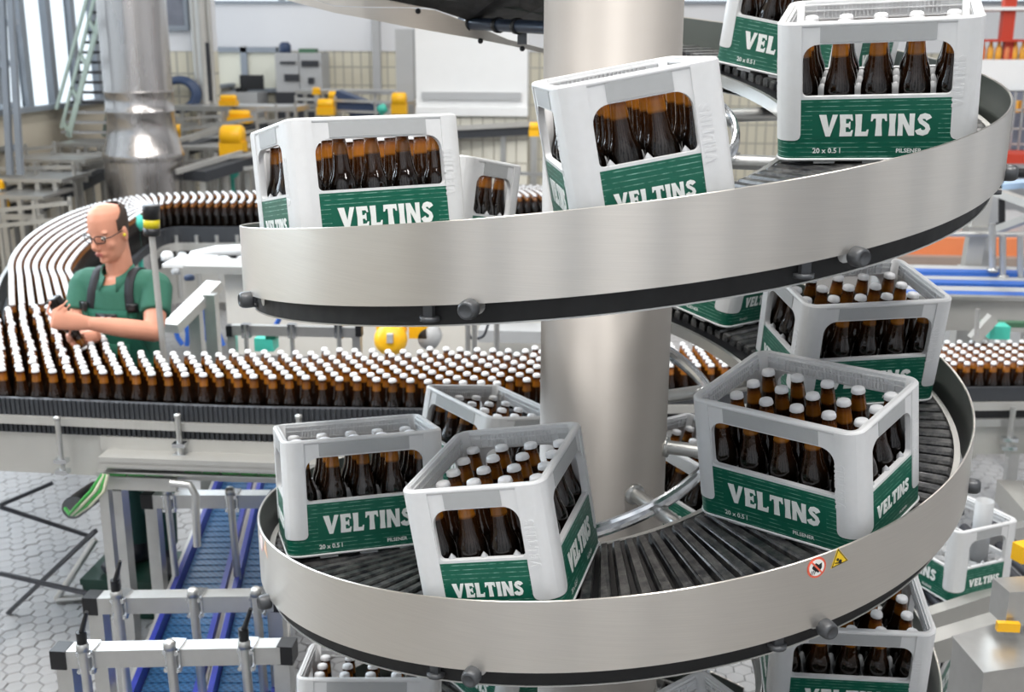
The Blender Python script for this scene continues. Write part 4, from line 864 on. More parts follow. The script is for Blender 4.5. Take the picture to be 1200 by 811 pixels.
for x0, y0, x1, y1, Y0, Y1, lab in ((206, 176, 300, 146, 9.0, 10.5, 'dark belt conveyor slanting up behind the left crate of the middle turn'), (226, 206, 300, 184, 7.6, 8.4, 'dark belt conveyor just behind the far bottle lane'), (-10, 262, 122, 196, 6.6, 8.6, 'dark belt conveyor slanting beside the bottle lanes at the left'), (-10, 238, 118, 182, 7.2, 9.2, 'second dark belt conveyor slanting behind the tables at left'), (300, 168, 640, 150, 9.0, 9.6, 'dark belt conveyor running behind the middle turn to the partition')):
    p, q = at(x0, y0, Y0), at(x1, y1, Y1); bc = thing('belt_conveyor', (p.x, p.y, 0), lab, 'conveyor', 'dark belt conveyors in the hall')
    part(MB().beam(p, q, .34, .10), 'belt', M['chain'], bc)
    for s2 in (-.2, .2): part(MB().beam(p + Vector((s2 * .4, s2, .06)), q + Vector((s2 * .4, s2, .06)), .03, .05), 'guide_rail', M['steel_pale'], bc)
    for u in (.15, .5, .85): c2 = p.lerp(q, u); part(MB().span((c2.x - .03, c2.y - .03, 0), (c2.x + .03, c2.y + .03, c2.z - .05)), 'leg', M['steel'], bc)
def motor(x, y, Y, w_, h_, lab):
    """rounded yellow drive housing with a grey foot"""
    p = at(x, y, Y); k = abs(at(x + 1, y, Y).x - p.x); t = thing('drive_motor', p, lab, 'motor', 'yellow drive motors in the hall')
    part(MB().lathe([(0, -w_ * k * .45), (h_ * k * .28, -w_ * k * .45), (h_ * k * .33, -w_ * k * .36), (h_ * k * .33, w_ * k * .36), (h_ * k * .28, w_ * k * .45), (0, w_ * k * .45)], 18, Matrix.Translation(p + Vector((0, 0, h_ * k * .22))) @ Matrix.Rotation(R_(90), 4, 'Y')), 'motor_drum', M['yellow'], t)
    part(MB().box(p + Vector((0, 0, -h_ * k * .22)), (w_ * k, w_ * k * .6, h_ * k * .5)), 'gear_housing', M['yellow'], t)
    part(MB().box(p + Vector((0, 0, -h_ * k * .52)), (w_ * k * .4, w_ * k * .4, h_ * k * .12)), 'foot', M['steel'], t); part(MB().span((p.x - .03, p.y - .03, 0), (p.x + .03, p.y + .03, p.z - h_ * k * .5)), 'pedestal', M['steel'], t)
for a in ((273, 167, 8.6, 28, 36, 'yellow drive motor on the pale table right of the duct'), (268, 118, 10.5, 20, 12, 'flat yellow motor on the bluish table below the far window'), (281, 137, 10.2, 26, 14, 'yellow motor half hidden under the bluish table'),
          (393, 116, 11.6, 16, 16, 'right one of a pair of yellow motors below the control cabinet'), (382, 126, 11.2, 20, 18, 'left one of a pair of yellow motors below the control cabinet'), (468, 122, 11.0, 18, 24, 'yellow motor by the tall grey switch cabinet'), (371, 107, 12.2, 9, 8, 'tiny yellow motor under the control cabinet'),
          (208, 156, 9.6, 10, 18, 'yellow motor close to the right side of the duct'), (626, 152, 8.8, 12, 16, 'yellow motor between the partition and the steel column'), (2, 236, 6.6, 14, 14, 'yellow motor at the left edge under the low roller table'), (-1, 216, 6.9, 10, 10, 'small yellow motor at the left edge above the lower one')):
    motor(*a)
for x, y, Y, lab in ((272, 203, 8.2, 'teal cover knob behind the left crate of the middle turn'), (448, 128, 10.6, 'teal cover near the switch cabinet'), (161, 262, 5.2, 'teal handle cover right of the worker head')):
    p = at(x, y, Y); solo(MB().lathe([(0, -.05), (.05, -.05), (.06, 0), (.05, .05), (0, .06)], 14, Matrix.Translation(p) @ Matrix.Rotation(R_(60), 4, 'Y')).span((p.x - .015, p.y - .015, 0 if Y > 6 else .9), (p.x + .015, p.y + .015, p.z)), 'teal_cover', M['teal'], lab, 'cover')
p = at(420, 125, 11.6); solo(MB().box(p, (.6, .3, .22), Matrix.Rotation(R_(20), 3, 'Y')).span((p.x - .1, p.y - .1, 0), (p.x + .1, p.y + .1, p.z)), 'blue_machine_hood', M['navy'], 'dark blue machine hood below the far wall, left of the switch cabinet', 'machine')
# machines inside the loop, behind the worker
ml_ = thing('filler_housing', (at(330, 380, 3.2).x, 3.2, 0), 'cream white machine housing behind the far side of the bottle crowd', 'machine')
part(fbox(MB(), 266, 322, 640, 420, 3.3, .4), 'housing', mat('cream_housing', (222, 219, 212), .45, 0, .04, 5), ml_)
part(fbox(MB(), 215, 316, 650, 325, 3.2, .25), 'top_ledge', M['steel_pale'], ml_); part(fbox(MB(), 190, 310, 236, 314, 3.4, .3), 'side_ledge', M['white'], ml_)
part(MB().tube([at(226, 300, 4.4), at(253, 294, 4.3), at(300, 292, 4.3), at(650, 290, 4.3)], .035, 10), 'white_pipe', M['white'], ml_)
bp_ = thing('sloping_trough', at(222, 370, 2.6), 'pale steel beam sloping down to the left beside the worker', 'beam')
part(MB().beam(at(200, 385, 2.35), at(252, 334, 2.75), .09, .05), 'trough', M['steel_pale'], bp_)
for x, y0 in ((228, 365), (246, 345)): p = at(x, y0, 2.6); part(MB().span((p.x - .03, 2.58, .3), (p.x + .03, 2.64, p.z)), 'leg', M['steel'], bp_)
for k, pts in enumerate((((236, 358), (241, 372), (238, 388), (246, 402)), ((243, 350), (250, 372), (256, 390), (262, 405)), ((206, 384), (208, 395), (214, 404)), ((218, 382), (220, 392), (219, 405)), ((330, 368), (326, 376), (322, 384)))):
    solo(MB().tube(smooth([at(x, y, 2.9) for x, y in pts], 4), .014, 8), 'air_hose', M['blue_hose'], ('blue air hose curling behind the sloping steel beam', 'long blue air hose hanging right of the sloping beam', 'short blue hose end next to the worker elbow', 'blue hose under the middle of the sloping beam', 'short blue hose above the clamped rail behind the crowd')[k], 'hose')
for k, (x, y, sx2, sy2, col) in enumerate(((196, 300, 14, 10, 'white'), (214, 302, 12, 12, 'greycab'), (238, 308, 14, 6, 'white'), (206, 318, 10, 6, 'greycab'), (262, 305, 18, 8, 'white'), (285, 304, 14, 8, 'greycab'), (222, 325, 12, 6, 'navy'))):
    p = at(x, y, 3.8); q = abs(at(x + 1, y, 3.8).x - p.x); solo(MB().lathe([(0, 0), (sx2 * q * .5, 0), (sx2 * q * .5, sy2 * q * .7), (sx2 * q * .3, sy2 * q), (0, sy2 * q)], 14, Matrix.Translation(p - Vector((0, 0, sy2 * q / 2)))), 'valve_head', M[col], ('white valve head left of the others right of the worker', 'grey valve head beside the white one', 'low white valve head on the ledge', 'small grey valve head nearest the worker shoulder', 'wide white valve head by the guard', 'grey valve head hidden by the guard edge', 'dark blue valve head under the ledge')[k], 'valve', 'valve heads on the filler')
# clamped rail behind the crowd
cr_ = thing('rail_frame', (at(350, 390, 2.35).x, 2.35, 0), 'clamped steel rail on short posts behind the bottle crowd under the middle turn', 'rail')
part(MB().beam(at(272, 386, 2.35), at(420, 389, 2.35), .04, .05), 'rail', M['steel'], cr_)
for x in (270, 421): part(MB().box(at(x, 387, 2.35), (.03, .045, .055)), 'end_cap', M['black'], cr_)
for x in (288, 342, 397): p = at(x, 388, 2.32); part(MB().tube([(p.x, 2.32, 1.0), (p.x, 2.32, p.z + .03)], .012, 8), 'post', M['steel'], cr_); part(MB().box((p.x, 2.33, p.z), (.04, .04, .07)), 'clamp', M['chrome'], cr_)
for x in (272, 418): p = at(x, 388, 2.36); part(MB().span((p.x - .02, 2.34, .9), (p.x + .02, 2.38, p.z)), 'post', M['steel'], cr_)
o = thing('teal_valve', at(308, 402, 2.5), 'teal valve cover among the caps, behind the clamped rail', 'cover')
part(fbox(MB(), 298, 397, 320, 412, 2.5, .1), 'cover', M['teal'], o); part(fbox(MB(), 311, 393, 323, 398, 2.5, .08), 'cap', M['field'], o)
o = thing('yellow_pump', at(458, 398, 2.8), 'bright yellow pump below the middle turn, left of its second motor', 'pump', None)
part(MB().lathe([(0, -.06), (.07, -.06), (.085, -.03), (.085, .03), (.05, .06), (0, .06)], 18, Matrix.Translation(at(458, 398, 2.8)) @ Matrix.Rotation(R_(75), 4, 'X')), 'pump_head', M['yellow'], o)
part(fbox(MB(), 441, 381, 474, 392, 2.85, .08), 'bracket', M['yellow'], o); part(fbox(MB(), 453, 392, 460, 402, 2.72, .04), 'hub', M['greycab'], o)
o = thing('yellow_bracket', at(488, 388, 2.9), 'yellow bracket with a grey drum right of the yellow pump', 'bracket')
part(fbox(MB(), 479, 381, 500, 397, 2.9, .06), 'plate', M['yellow'], o); p = at(504, 395, 2.95); part(MB().lathe([(0, -.05), (.06, -.05), (.06, .05), (0, .05)], 16, Matrix.Translation(p) @ Matrix.Rotation(R_(90), 4, 'X')), 'drum', M['greycab'], o)
for k, x in enumerate((421, 548, 556, 582)): p = at(x, 390, 2.6); solo(MB().tube([(p.x, 2.6, .8), (p.x, 2.6, at(x, 377, 2.6).z)], .014, 8), 'guide_post', M['steel'], 'thin steel guide post under the middle turn, %s' % ('left of the yellow pump', 'left one of a close pair', 'right one of a close pair', 'nearest the column'), 'post') if False else solo(MB().tube([(p.x, 2.6, .8), (p.x, 2.6, at(x, 377, 2.6).z)], .014, 8), 'guide_post', M['steel'], ('thin steel guide post left of the yellow pump', 'left one of two thin posts right of the yellow bracket', 'right one of two thin posts right of the yellow bracket', 'thin steel guide post nearest the column')[k], 'post')
solo(MB().tube(smooth([at(548, 382, 2.7), at(552, 396, 2.7), at(566, 394, 2.7), at(572, 380, 2.7)], 5), .008, 6), 'cable_loop', M['dark_slot'], 'thin dark cable loop hanging under the middle turn', 'cable')
solo(fbox(MB(), 560, 388, 634, 402, 3.0, .2), 'grey_tray', M['greycab'], 'grey tray edge behind the crowd, left of the column', 'tray')
# ================================================================== RIGHT SIDE OF THE HALL
lb_ = thing('blue_lane', (at(1140, 330, 4.2).x, 4.2, 0), 'bright blue plastic lanes crossing behind the right crates', 'conveyor')
for y0, y1, Y in ((319.5, 328, 4.1), (332.5, 341, 3.9), (345.5, 351, 3.65)): part(fbox(MB(), 1060, y0, 1240, y1, Y, .10), 'lane', M['blue'], lb_)
for y0, y1, Y in ((316, 319, 4.2), (328, 332, 4.0), (341, 345, 3.75)): part(fbox(MB(), 1060, y0, 1240, y1, Y, .12), 'bed', M['greycab'], lb_)
part(fbox(MB(), 1050, 351, 1230, 388, 3.55, .06), 'side_panel', M['steel_pale'], lb_)
part(fbox(MB(), 1050, 348, 1230, 352, 3.5, .06), 'edge_rail', M['steel'], lb_)
for x in (1070, 1215):
    for Y in (3.6, 4.15): q = at(x, 330, Y); part(MB().span((q.x - .03, Y, 0), (q.x + .03, Y + .06, at(x, 346, Y).z)), 'leg', M['steel'], lb_)
om = thing('orange_machine', (at(1130, 290, 6).x, 6, 0), 'orange painted machine body behind the blue lanes at right', 'machine')
part(fbox(MB(), 1050, 279, 1210, 302, 6, .8), 'orange_body', M['orange'], om); part(fbox(MB(), 1040, 302, 1230, 318, 5.9, .9), 'plinth', mat('brown_grey_plinth', (150, 134, 124), .6, 0, .1, 6), om); part(fbox(MB(), 1060, 262, 1230, 279, 6.3, .8), 'rear_deck', M['greycab'], om); part(MB().span((at(1050, 318, 6).x, 6.0, 0), (at(1220, 318, 6).x, 6.8, at(1130, 317, 6).z)), 'base', M['greycab'], om)
o = thing('portal_post', (at(1142, 280, 4.4).x, 4.4, 0), 'wide pale steel post before the orange machine, right of the guard', 'post')
q = at(1136, 319, 4.4); part(MB().span((q.x - .05, 4.36, 0), (q.x + .16, 4.5, q.z + .03)), 'foot', M['steel_pale'], o)
p, q = at(1136, 320, 4.4), at(1152, 226, 4.4); part(MB().beam(p, q, .09, .10), 'post', M['steel_pale'], o); part(MB().beam(p + Vector((.1, .1, 0)), q + Vector((.1, .1, 0)), .08, .10), 'post', M['greycab'], o)
part(MB().tube([at(1085, 274, 4.3), at(1215, 275, 4.3)], .018, 8), 'cross_rod', M['steel'], o); part(MB().box(at(1143, 270, 4.4), (.12, .14, .06)), 'clamp', M['steel'], o)
for k, (x, y0, y1, m_) in enumerate(((1163, 262, 318, 'steel'), (1175, 276, 326, 'steel'), (1196, 276, 330, 'steel'), (1174, 205, 265, 'black'))):
    p, q = at(x, y0, 4.1), at(x, y1, 4.1); solo(MB().tube([p, q], .02, 10).lathe([(0, 0), (.035, 0), (.035, .02), (0, .02)], 10, Matrix.Translation(q)), 'guide_post', M[m_], ('steel guide post just right of the wide pale post', 'short steel guide post above the blue lanes', 'steel guide post at the right edge above the blue lanes', 'black upright post at the right edge under the knob')[k], 'post')
for k, (x0, y0, x1, y1) in enumerate(((1168, 225, 1215, 242), (1172, 268, 1215, 252))):
    solo(MB().beam(at(x0, y0, 3.9), at(x1, y1, 3.6), .06, .04), 'pale_strut', M['steel_pale'], ('pale strut slanting down to the right edge', 'pale strut slanting up to the right edge')[k], 'strut')
rk = thing('goods_rack', (at(1175, 60, 8).x, 8, 0), 'red uprights rack with amber goods behind the upper right crate', 'rack')
for x in (1178, 1215): part(fbox(MB(), x, -40, x + 14, 46, 8.05, .1), 'upright', M['red'], rk)
part(fbox(MB(), 1130, 46, 1230, 49, 8, .6), 'shelf', M['red'], rk); part(fbox(MB(), 1130, 8, 1230, 12, 8, .6), 'shelf', M['white'], rk)
for x in (1178, 1215): q = at(x + 7, 46, 8.05); part(MB().span((q.x - .04, 8.08, 0), (q.x + .04, 8.16, q.z)), 'lower_upright', M['red'], rk)
for k in range(7):
    x = 1150 + k * 9.5; p = at(x, 70, 8.1); q = abs(at(x + 1, 70, 8.1).x - p.x); h = at(x, 49, 8.1).z - p.z
    solo(MB().lathe([(0, 0), (q * 4, 0), (q * 4, h * .6), (q * 2.2, h * .8), (q * 1.8, h), (0, h)], 12, Matrix.Translation(p)), 'amber_jar', M['amberbox'] if k % 3 else M['orange'], ('amber jar at the left end of the row behind the guard', 'second amber jar of the row', 'third amber jar of the row', 'fourth jar of the row, orange', 'fifth amber jar of the row', 'sixth amber jar of the row', 'jar at the right end of the row, cut by the frame')[k], 'jar', 'amber jars on the white counter')
solo(fbox(MB(), 1130, 70, 1240, 106, 8.0, .6).span((at(1200, 100, 8.3).x, 8.3, 0), (at(1238, 100, 8.3).x, 8.5, at(1200, 105, 8.3).z)), 'white_counter', M['white'], 'white counter behind the right end of the middle guard', 'counter')
o = thing('grey_lattice', (at(1185, 140, 7.6).x, 7.6, 0), 'blue grey machine lattice at the right edge under the white counter', 'machine')
part(MB().span((at(1160, 182, 7.95).x, 7.95, 0), (at(1235, 182, 7.95).x, 8.1, at(1160, 181, 7.95).z)), 'foot_plate', M['greycab'], o); part(fbox(MB(), 1150, 108, 1240, 182, 7.9, .3), 'back_plate', mat('blue_grey_plate', (118, 122, 136), .5, .2, .3, 6), o)
for x in (1186, 1196, 1206): part(fbox(MB(), x, 108, x + 2, 180, 7.6, .03), 'upright', M['steel'], o)
for y in (128, 150, 168): part(fbox(MB(), 1150, y, 1240, y + 2, 7.6, .03), 'cross_bar', M['steel_pale'], o)
for k in range(3): part(fbox(MB(), 1190 + 6 * k, 118, 1194 + 6 * k, 132, 7.7, .05), 'amber_window', M['amberbox'], o)
solo(fbox(MB(), 1150, 181, 1240, 192, 7.2, .4).span((at(1225, 190, 7.3).x, 7.3, 0), (at(1235, 190, 7.3).x, 7.4, at(1225, 190, 7.3).z)), 'red_beam', M['red'], 'rust red beam at the right edge beside the guard knob', 'beam')
solo(MB().tube([at(1188, 202, 3.2), at(1240, 207, 3.2)], .025, 10), 'black_arm', M['black'], 'black arm reaching in from the right edge at the guard knob', 'arm')
solo(MB().beam(at(1176, 217, 3.4), at(1240, 212, 3.3), .2, .03), 'blue_grey_plate', mat('pale_blue_plate', (170, 196, 224), .4, .2), 'pale blue plate at the right edge under the black arm', 'plate')
o = thing('teal_lever', at(1170, 376, 2.9), 'teal lever block with a white arm above the right-hand bottles', 'lever')
part(fbox(MB(), 1160, 383, 1184, 398, 2.95, .1), 'block', M['teal'], o); part(MB().beam(at(1140, 398, 2.9), at(1164, 372, 2.9), .06, .05), 'arm', M['steel_pale'], o); part(MB().tube([at(1144, 396, 2.8), at(1146, 362, 2.8)], .012, 8), 'pin', M['steel'], o)
part(fbox(MB(), 1150, 378, 1225, 384, 3.1, .05), 'green_rail', M['green_panel'], o)
# crate outfeed at the lower right: rails, an empty crate, a steel box with a yellow sensor
of = thing('crate_outfeed', (at(1140, 700, 1.1).x, 1.1, 0), 'pale steel rails of the crate outfeed at the lower right', 'conveyor')
zo = .62
for (x0, y0), (x1, y1), wd in (((1060, 738), (1230, 682), .05), ((1075, 764), (1230, 716), .07)):
    part(MB().beam(on(x0, y0, zo), on(x1, y1, zo), wd, .09), 'side_rail', M['steel_pale'], of)
for k in range(12):
    u = k / 11; a = on(1062 + 168 * u, 732 - 55 * u, zo - .02); d = Vector((-.12, .93, 0)).normalized(); part(MB().tube([a, a + d * .55], .022, 10), 'roller', M['dark_slot'], of)
q = at(1262, 600, 2.2); part(MB().span((q.x - .3, 1.98, .5), (q.x + .5, 2.42, .608)), 'side_table', M['steel_pale'], of); part(MB().span((q.x - .05, 2.15, 0), (q.x + .05, 2.25, .5)), 'leg', M['steel'], of)
part(MB().beam(on(1120, 640, zo), on(1240, 618, zo), .05, .09), 'side_rail', M['steel'], of)
for x, y in ((1090, 735), (1200, 700)): a = on(x, y, zo); part(MB().box((a.x, a.y + .3, zo / 2 - .05), (.05, .05, zo - .1)), 'leg', M['steel'], of)
cm_ = on(1142, 672, zo)
ex = (on(1195, 690, zo) - on(1106, 712, zo)); yw = math.degrees(math.atan2(ex.y, ex.x))
c0_ = on(1150, 701, zo + .01); dv = Vector((math.cos(R_(yw)), math.sin(R_(yw)), 0)); nv = Vector((-dv.y, dv.x, 0)); c0_ = c0_ + nv * .2 + dv * .0
em = Matrix.Translation((c0_.x, c0_.y, zo + .012)) @ Matrix.Rotation(R_(yw - 90), 4, 'Z')
ec = place_crate(0, 0, False, 'empty grey white crate with round cells, on the outfeed at the lower right', 'x', mtx=em, bottles=False); ec['group'] = 'crates off the spiral'
cu = MB()
for i in range(5):
    for j in range(4): cu.lathe([(.026, .10), (.0335, .122), (.0335, .125), (.031, .125), (.022, .05), (.0, .045)], 14, Matrix.Translation(((i - 2) * .0752, (j - 1.5) * .069, 0)))
cu.build('cell_cups', M['pins'], ec)
tb_ = solo(MB().lathe([(0, 0), (.034, 0), (.034, .24), (.031, .24), (.031, .01), (0, .01)], 20, em @ Matrix.Translation((.0752 * 2 - .02, .0345, .125))), 'grey_sleeve', M['pins'], 'grey plastic sleeve standing upright in the empty crate', 'sleeve')
e2 = on(1232, 690, .3); place_crate(0, 0, False, 'crate at the right edge, only a sliver of its white side visible', 'x', mtx=Matrix.Translation((at(1262, 600, 2.2).x, 2.2, .62)) @ Matrix.Rotation(R_(8), 4, 'Z'), bottles=False)['group'] = 'crates off the spiral'
p = on(1078, 800, .5); mt = Matrix.Translation((p.x + .05, p.y + .36, .27)) @ Matrix.Rotation(R_(62), 4, 'Z')
place_crate(0, 0, False, 'crate with bluish rim behind the bottom right crate, two caps showing', 'crate with bluish rim', mtx=mt)['group'] = 'crates off the spiral'
sb_ = thing('steel_box', (at(1165, 770, .2).x, .25, 0), 'brushed steel machine box at the lower right corner', 'machine')
zt_ = .82; q0, q1, q2, q3 = on(1117, 748, zt_), on(1153, 790, zt_), on(1250, 776, zt_), on(1230, 716, zt_)
part(MB().prism([(q.x, q.y) for q in (q0, q1, q2, q3)], .0, zt_), 'box_body', M['steel'], sb_)
part(MB().prism([(q.x, q.y) for q in [Vector((0, 0, 0)) + q_ + (q_ - (q0 + q2) / 2) * .03 for q_ in (q0, q1, q2, q3)]], zt_, zt_ + .008), 'lid', M['steel'], sb_)
ys_ = thing('yellow_sensor', on(1185, 740, zt_), 'steel sensor bracket with yellow blocks on the machine box', 'sensor')
part(MB().box(on(1188, 740, zt_) + Vector((0, 0, .11)), (.13, .10, .12), Matrix.Rotation(R_(12), 3, 'Z')), 'bracket', M['steel'], ys_)
part(MB().box(on(1196, 722, zt_) + Vector((0, .05, .21)), (.05, .05, .06), Matrix.Rotation(R_(25), 3, 'Z')), 'yellow_block', M['yellow'], ys_)
part(MB().box(on(1180, 745, zt_) + Vector((-.02, -.05, .06)), (.07, .02, .03)), 'yellow_plug', M['yellow'], ys_)
part(MB().tube(smooth([on(1183, 742, zt_) + Vector((0, -.04, .06)), on(1168, 738, zt_) + Vector((0, 0, .05)), on(1160, 728, zt_) + Vector((0, 0, .06)), on(1170, 722, zt_) + Vector((0, 0, .08))], 5), .008, 8), 'cable', M['greycab'], ys_)
# ================================================================== THE WORKER
def loft(mb, st, n=18, cap=True):
    """stations (centre, rx, ry, x axis): ellipses strung along a limb or trunk"""
    pts = [Vector(q[0]) for q in st]; vs_ = []; m_ = len(st)
    for i, q in enumerate(st):
        t = (pts[min(i + 1, m_ - 1)] - pts[max(i - 1, 0)]).normalized(); x = Vector(q[3]) if len(q) > 3 else Vector((1, 0, 0)); x = (x - t * x.dot(t)).normalized(); y = t.cross(x)
        vs_ += [pts[i] + x * (q[1] * math.cos(a)) + y * (q[2] * math.sin(a)) for a in (2 * math.pi * k / n for k in range(n))]
    mb.add(vs_, [(i * n + k, i * n + (k + 1) % n, (i + 1) * n + (k + 1) % n, (i + 1) * n + k) for i in range(m_ - 1) for k in range(n)], True)
    if cap: mb.add(vs_[:n], [tuple(range(n))], True); mb.add(vs_[-n:], [tuple(reversed(range(n)))], True)
def ball(mb, c, r, mtx=None, n=12):
    c = Vector(c); mtx = mtx or Matrix.Identity(3); rx, ry, rz = (r, r, r) if not isinstance(r, tuple) else r; vs_ = []
    for i in range(n + 1):
        a = math.pi * i / n
        vs_ += [c + mtx @ Vector((rx * math.sin(a) * math.cos(2 * math.pi * k / n), ry * math.sin(a) * math.sin(2 * math.pi * k / n), rz * math.cos(a))) for k in range(n)]
    mb.add(vs_, [(i * n + k, i * n + (k + 1) % n, (i + 1) * n + (k + 1) % n, (i + 1) * n + k) for i in range(n) for k in range(n)], True)
def limb(mb, p, q, r0, r1, k=5, bulge=0.):
    p, q = Vector(p), Vector(q); loft(mb, [(p.lerp(q, i / k), r0 + (r1 - r0) * i / k + bulge * math.sin(math.pi * i / k), r0 + (r1 - r0) * i / k + bulge * math.sin(math.pi * i / k), (.3, .5, .8)) for i in range(k + 1)], 14)
def fused(mb, name, m_, vox, parent, sm=6, disp=None):
    """join the overlapping volumes into one continuous skin"""
    o = mb.build(name, m_, None); md = o.modifiers.new('r', 'REMESH'); md.mode = 'VOXEL'; md.voxel_size = vox; md.use_smooth_shade = True
    ms = o.modifiers.new('s', 'SMOOTH'); ms.iterations = sm; ms.factor = .5
    dg = bpy.context.evaluated_depsgraph_get(); me = bpy.data.meshes.new_from_object(o.evaluated_get(dg)); o.modifiers.clear(); o.data = me
    me.polygons.foreach_set('use_smooth', [True] * len(me.polygons)); o.parent = parent; o.matrix_parent_inverse = parent.matrix_basis.inverted(); return o
ft = at(178, 664, 1.95); wk = thing('person', (ft.x, 1.95, .20), 'person, balding man with glasses in green polo and bib overalls, inspecting a beer bottle', 'person')
ZB = .20
FA = R_(-6); fw = Vector((math.sin(FA), -math.cos(FA), 0)); lf = Vector((-fw.y, fw.x, 0))      # torso heading and his left
hips = Vector((at(157, 430, 1.97).x, 1.97, 1.10)); chest = Vector((at(143, 345, 1.95).x, 1.95, 1.50)); neck = Vector((at(137, 312, 1.94).x, 1.93, 1.69))
Ls, Rs = chest + lf * .180 + Vector((0, 0, .098)), chest - lf * .180 + Vector((0, 0, .098))
Le = at(180, 389, 1.76); Lw = at(104, 379, 1.60); Re = at(90, 384, 1.86); Rw = at(112, 395, 1.70)
spine = [hips + Vector((0, 0, -.06)), hips, hips.lerp(chest, .35), hips.lerp(chest, .7), chest, chest + Vector((0, 0, .09)), neck + Vector((0, 0, -.045)) - fw * .01]
tr_rx = [.165, .168, .158, .165, .180, .165, .075]; tr_ry = [.118, .122, .118, .120, .120, .100, .070]
def torso(mb, g, i0=0, i1=7): loft(mb, [(spine[i], tr_rx[i] + g, tr_ry[i] + g, lf) for i in range(i0, i1)], 26)
bd = MB(); torso(bd, -.008)
HA = R_(-16); hf = Vector((math.sin(HA), -math.cos(HA), 0)); tilt = Matrix.Rotation(R_(14), 3, Vector((-hf.y, hf.x, 0)))
hl = Vector((-hf.y, hf.x, 0)); hfw = (tilt @ hf).normalized(); hup = Vector((0, 0, 1)); hup = (tilt @ hup).normalized()
if hfw.z > 0: tilt = tilt.inverted(); hfw = (tilt @ hf).normalized(); hup = (tilt @ Vector((0, 0, 1))).normalized()
HC = at(128, 270, 1.91)
def H(f, l, u): return HC + hfw * f + hl * l + hup * u
limb(bd, spine[5] - fw * .015, HC - hfw * .02 - hup * .02, .062, .056, 5)
# skull and jaw: rings from chin to crown  (up, forward shift, half width, half depth)
HEAD = [(-.128, .052, .020, .020), (-.122, .050, .036, .036), (-.105, .040, .050, .056), (-.08, .026, .060, .074), (-.045, .012, .067, .088), (-.01, .004, .071, .096), (.03, -.002, .074, .100), (.065, -.006, .073, .098), (.09, -.010, .066, .088), (.108, -.013, .052, .070), (.119, -.016, .032, .044), (.124, -.018, .008, .010)]
def head(mb, g=0.): loft(mb, [(H(f, 0, u), w_ + g, d + g, hl) for u, f, w_, d in HEAD], 26)
head(bd)
loft(bd, [(H(.094, 0, .012), .007, .007, hl), (H(.106, 0, -.010), .010, .010, hl), (H(.118, 0, -.034), .013, .013, hl), (H(.112, 0, -.045), .016, .011, hl), (H(.096, 0, -.050), .012, .008, hl)], 12)      # nose
for s_ in (-1, 1):
    ball(bd, H(.080, s_ * .034, .024), (.011, .024, .007), Matrix((hfw, hl, hup)).transposed())                                  # brow
    ball(bd, H(.056, s_ * .040, -.038), (.026, .024, .026), Matrix((hfw, hl, hup)).transposed())                                 # cheek
    ball(bd, H(-.008, s_ * .078, -.012), (.020, .007, .034), Matrix((hfw, hl, hup)).transposed())                                # ear
    ball(bd, H(.006, s_ * .076, -.010), (.006, .008, .012), Matrix((hfw, hl, hup)).transposed())
    ball(bd, H(-.006, s_ * .078, -.040), (.009, .007, .011), Matrix((hfw, hl, hup)).transposed())
ball(bd, H(.088, 0, -.075), (.014, .028, .016), Matrix((hfw, hl, hup)).transposed()); ball(bd, H(.078, 0, -.112), (.016, .022, .016), Matrix((hfw, hl, hup)).transposed())
# arms
limb(bd, Ls, Le, .052, .043, 5, .004); limb(bd, Le, Lw, .044, .028, 6, .006); ball(bd, Le, .045)
limb(bd, Rs, Re, .052, .043, 5, .004); limb(bd, Re, Rw, .043, .028, 6, .005); ball(bd, Re, .044)
# the bottle he holds and the two hands round it
B0, B1 = at(62, 349, 1.555), at(88, 391, 1.585)            # bottle base and crown
ax = (B1 - B0).normalized(); B1 = B0 + ax * .257; eye_ = (EYE - B0).normalized(); sd = ax.cross(eye_).normalized(); ou = sd.cross(ax)
def finger(mb, pts, r=.0085): mb_ = [Vector(p) for p in pts]; loft(mb, [(p, r * (1 - .07 * i), r * (1 - .07 * i), (.2, .3, .9)) for i, p in enumerate(smooth(mb_, 3))], 10); ball(mb, mb_[-1], r * .8, None, 8)
def ring_pt(u, a, r): return B0 + ax * u + (sd * math.cos(R_(a)) + ou * math.sin(R_(a))) * r
# left hand: back of the hand towards the camera, fingers wrapped over the lower half of the bottle
palm = ring_pt(.085, 60, .052); kn = []
loft(bd, [(Lw, .030, .022, (0, .2, 1)), (Lw.lerp(palm, .45), .038, .022, (0, .2, 1)), (palm, .043, .020, (0, .2, 1)), (palm + (palm - Lw).normalized() * .03, .040, .015, (0, .2, 1))], 16)
fo = (palm - Lw).normalized()
for k, (u, L_) in enumerate(((.040, 1.0), (.060, 1.08), (.080, 1.02), (.099, .86))):
    rr_ = .041; base = ring_pt(u + .004, 52, .050)
    finger(bd, [base, ring_pt(u, 95, rr_ + .006), ring_pt(u - .001, 95 + 38 * L_, rr_), ring_pt(u - .002, 95 + 72 * L_, rr_)], .0092 if k < 3 else .008)
finger(bd, [Lw.lerp(palm, .6) + Vector((0, 0, .025)), ring_pt(.050, 30, .054), ring_pt(.022, 40, .046), ring_pt(.006, 62, .041)], .0105)
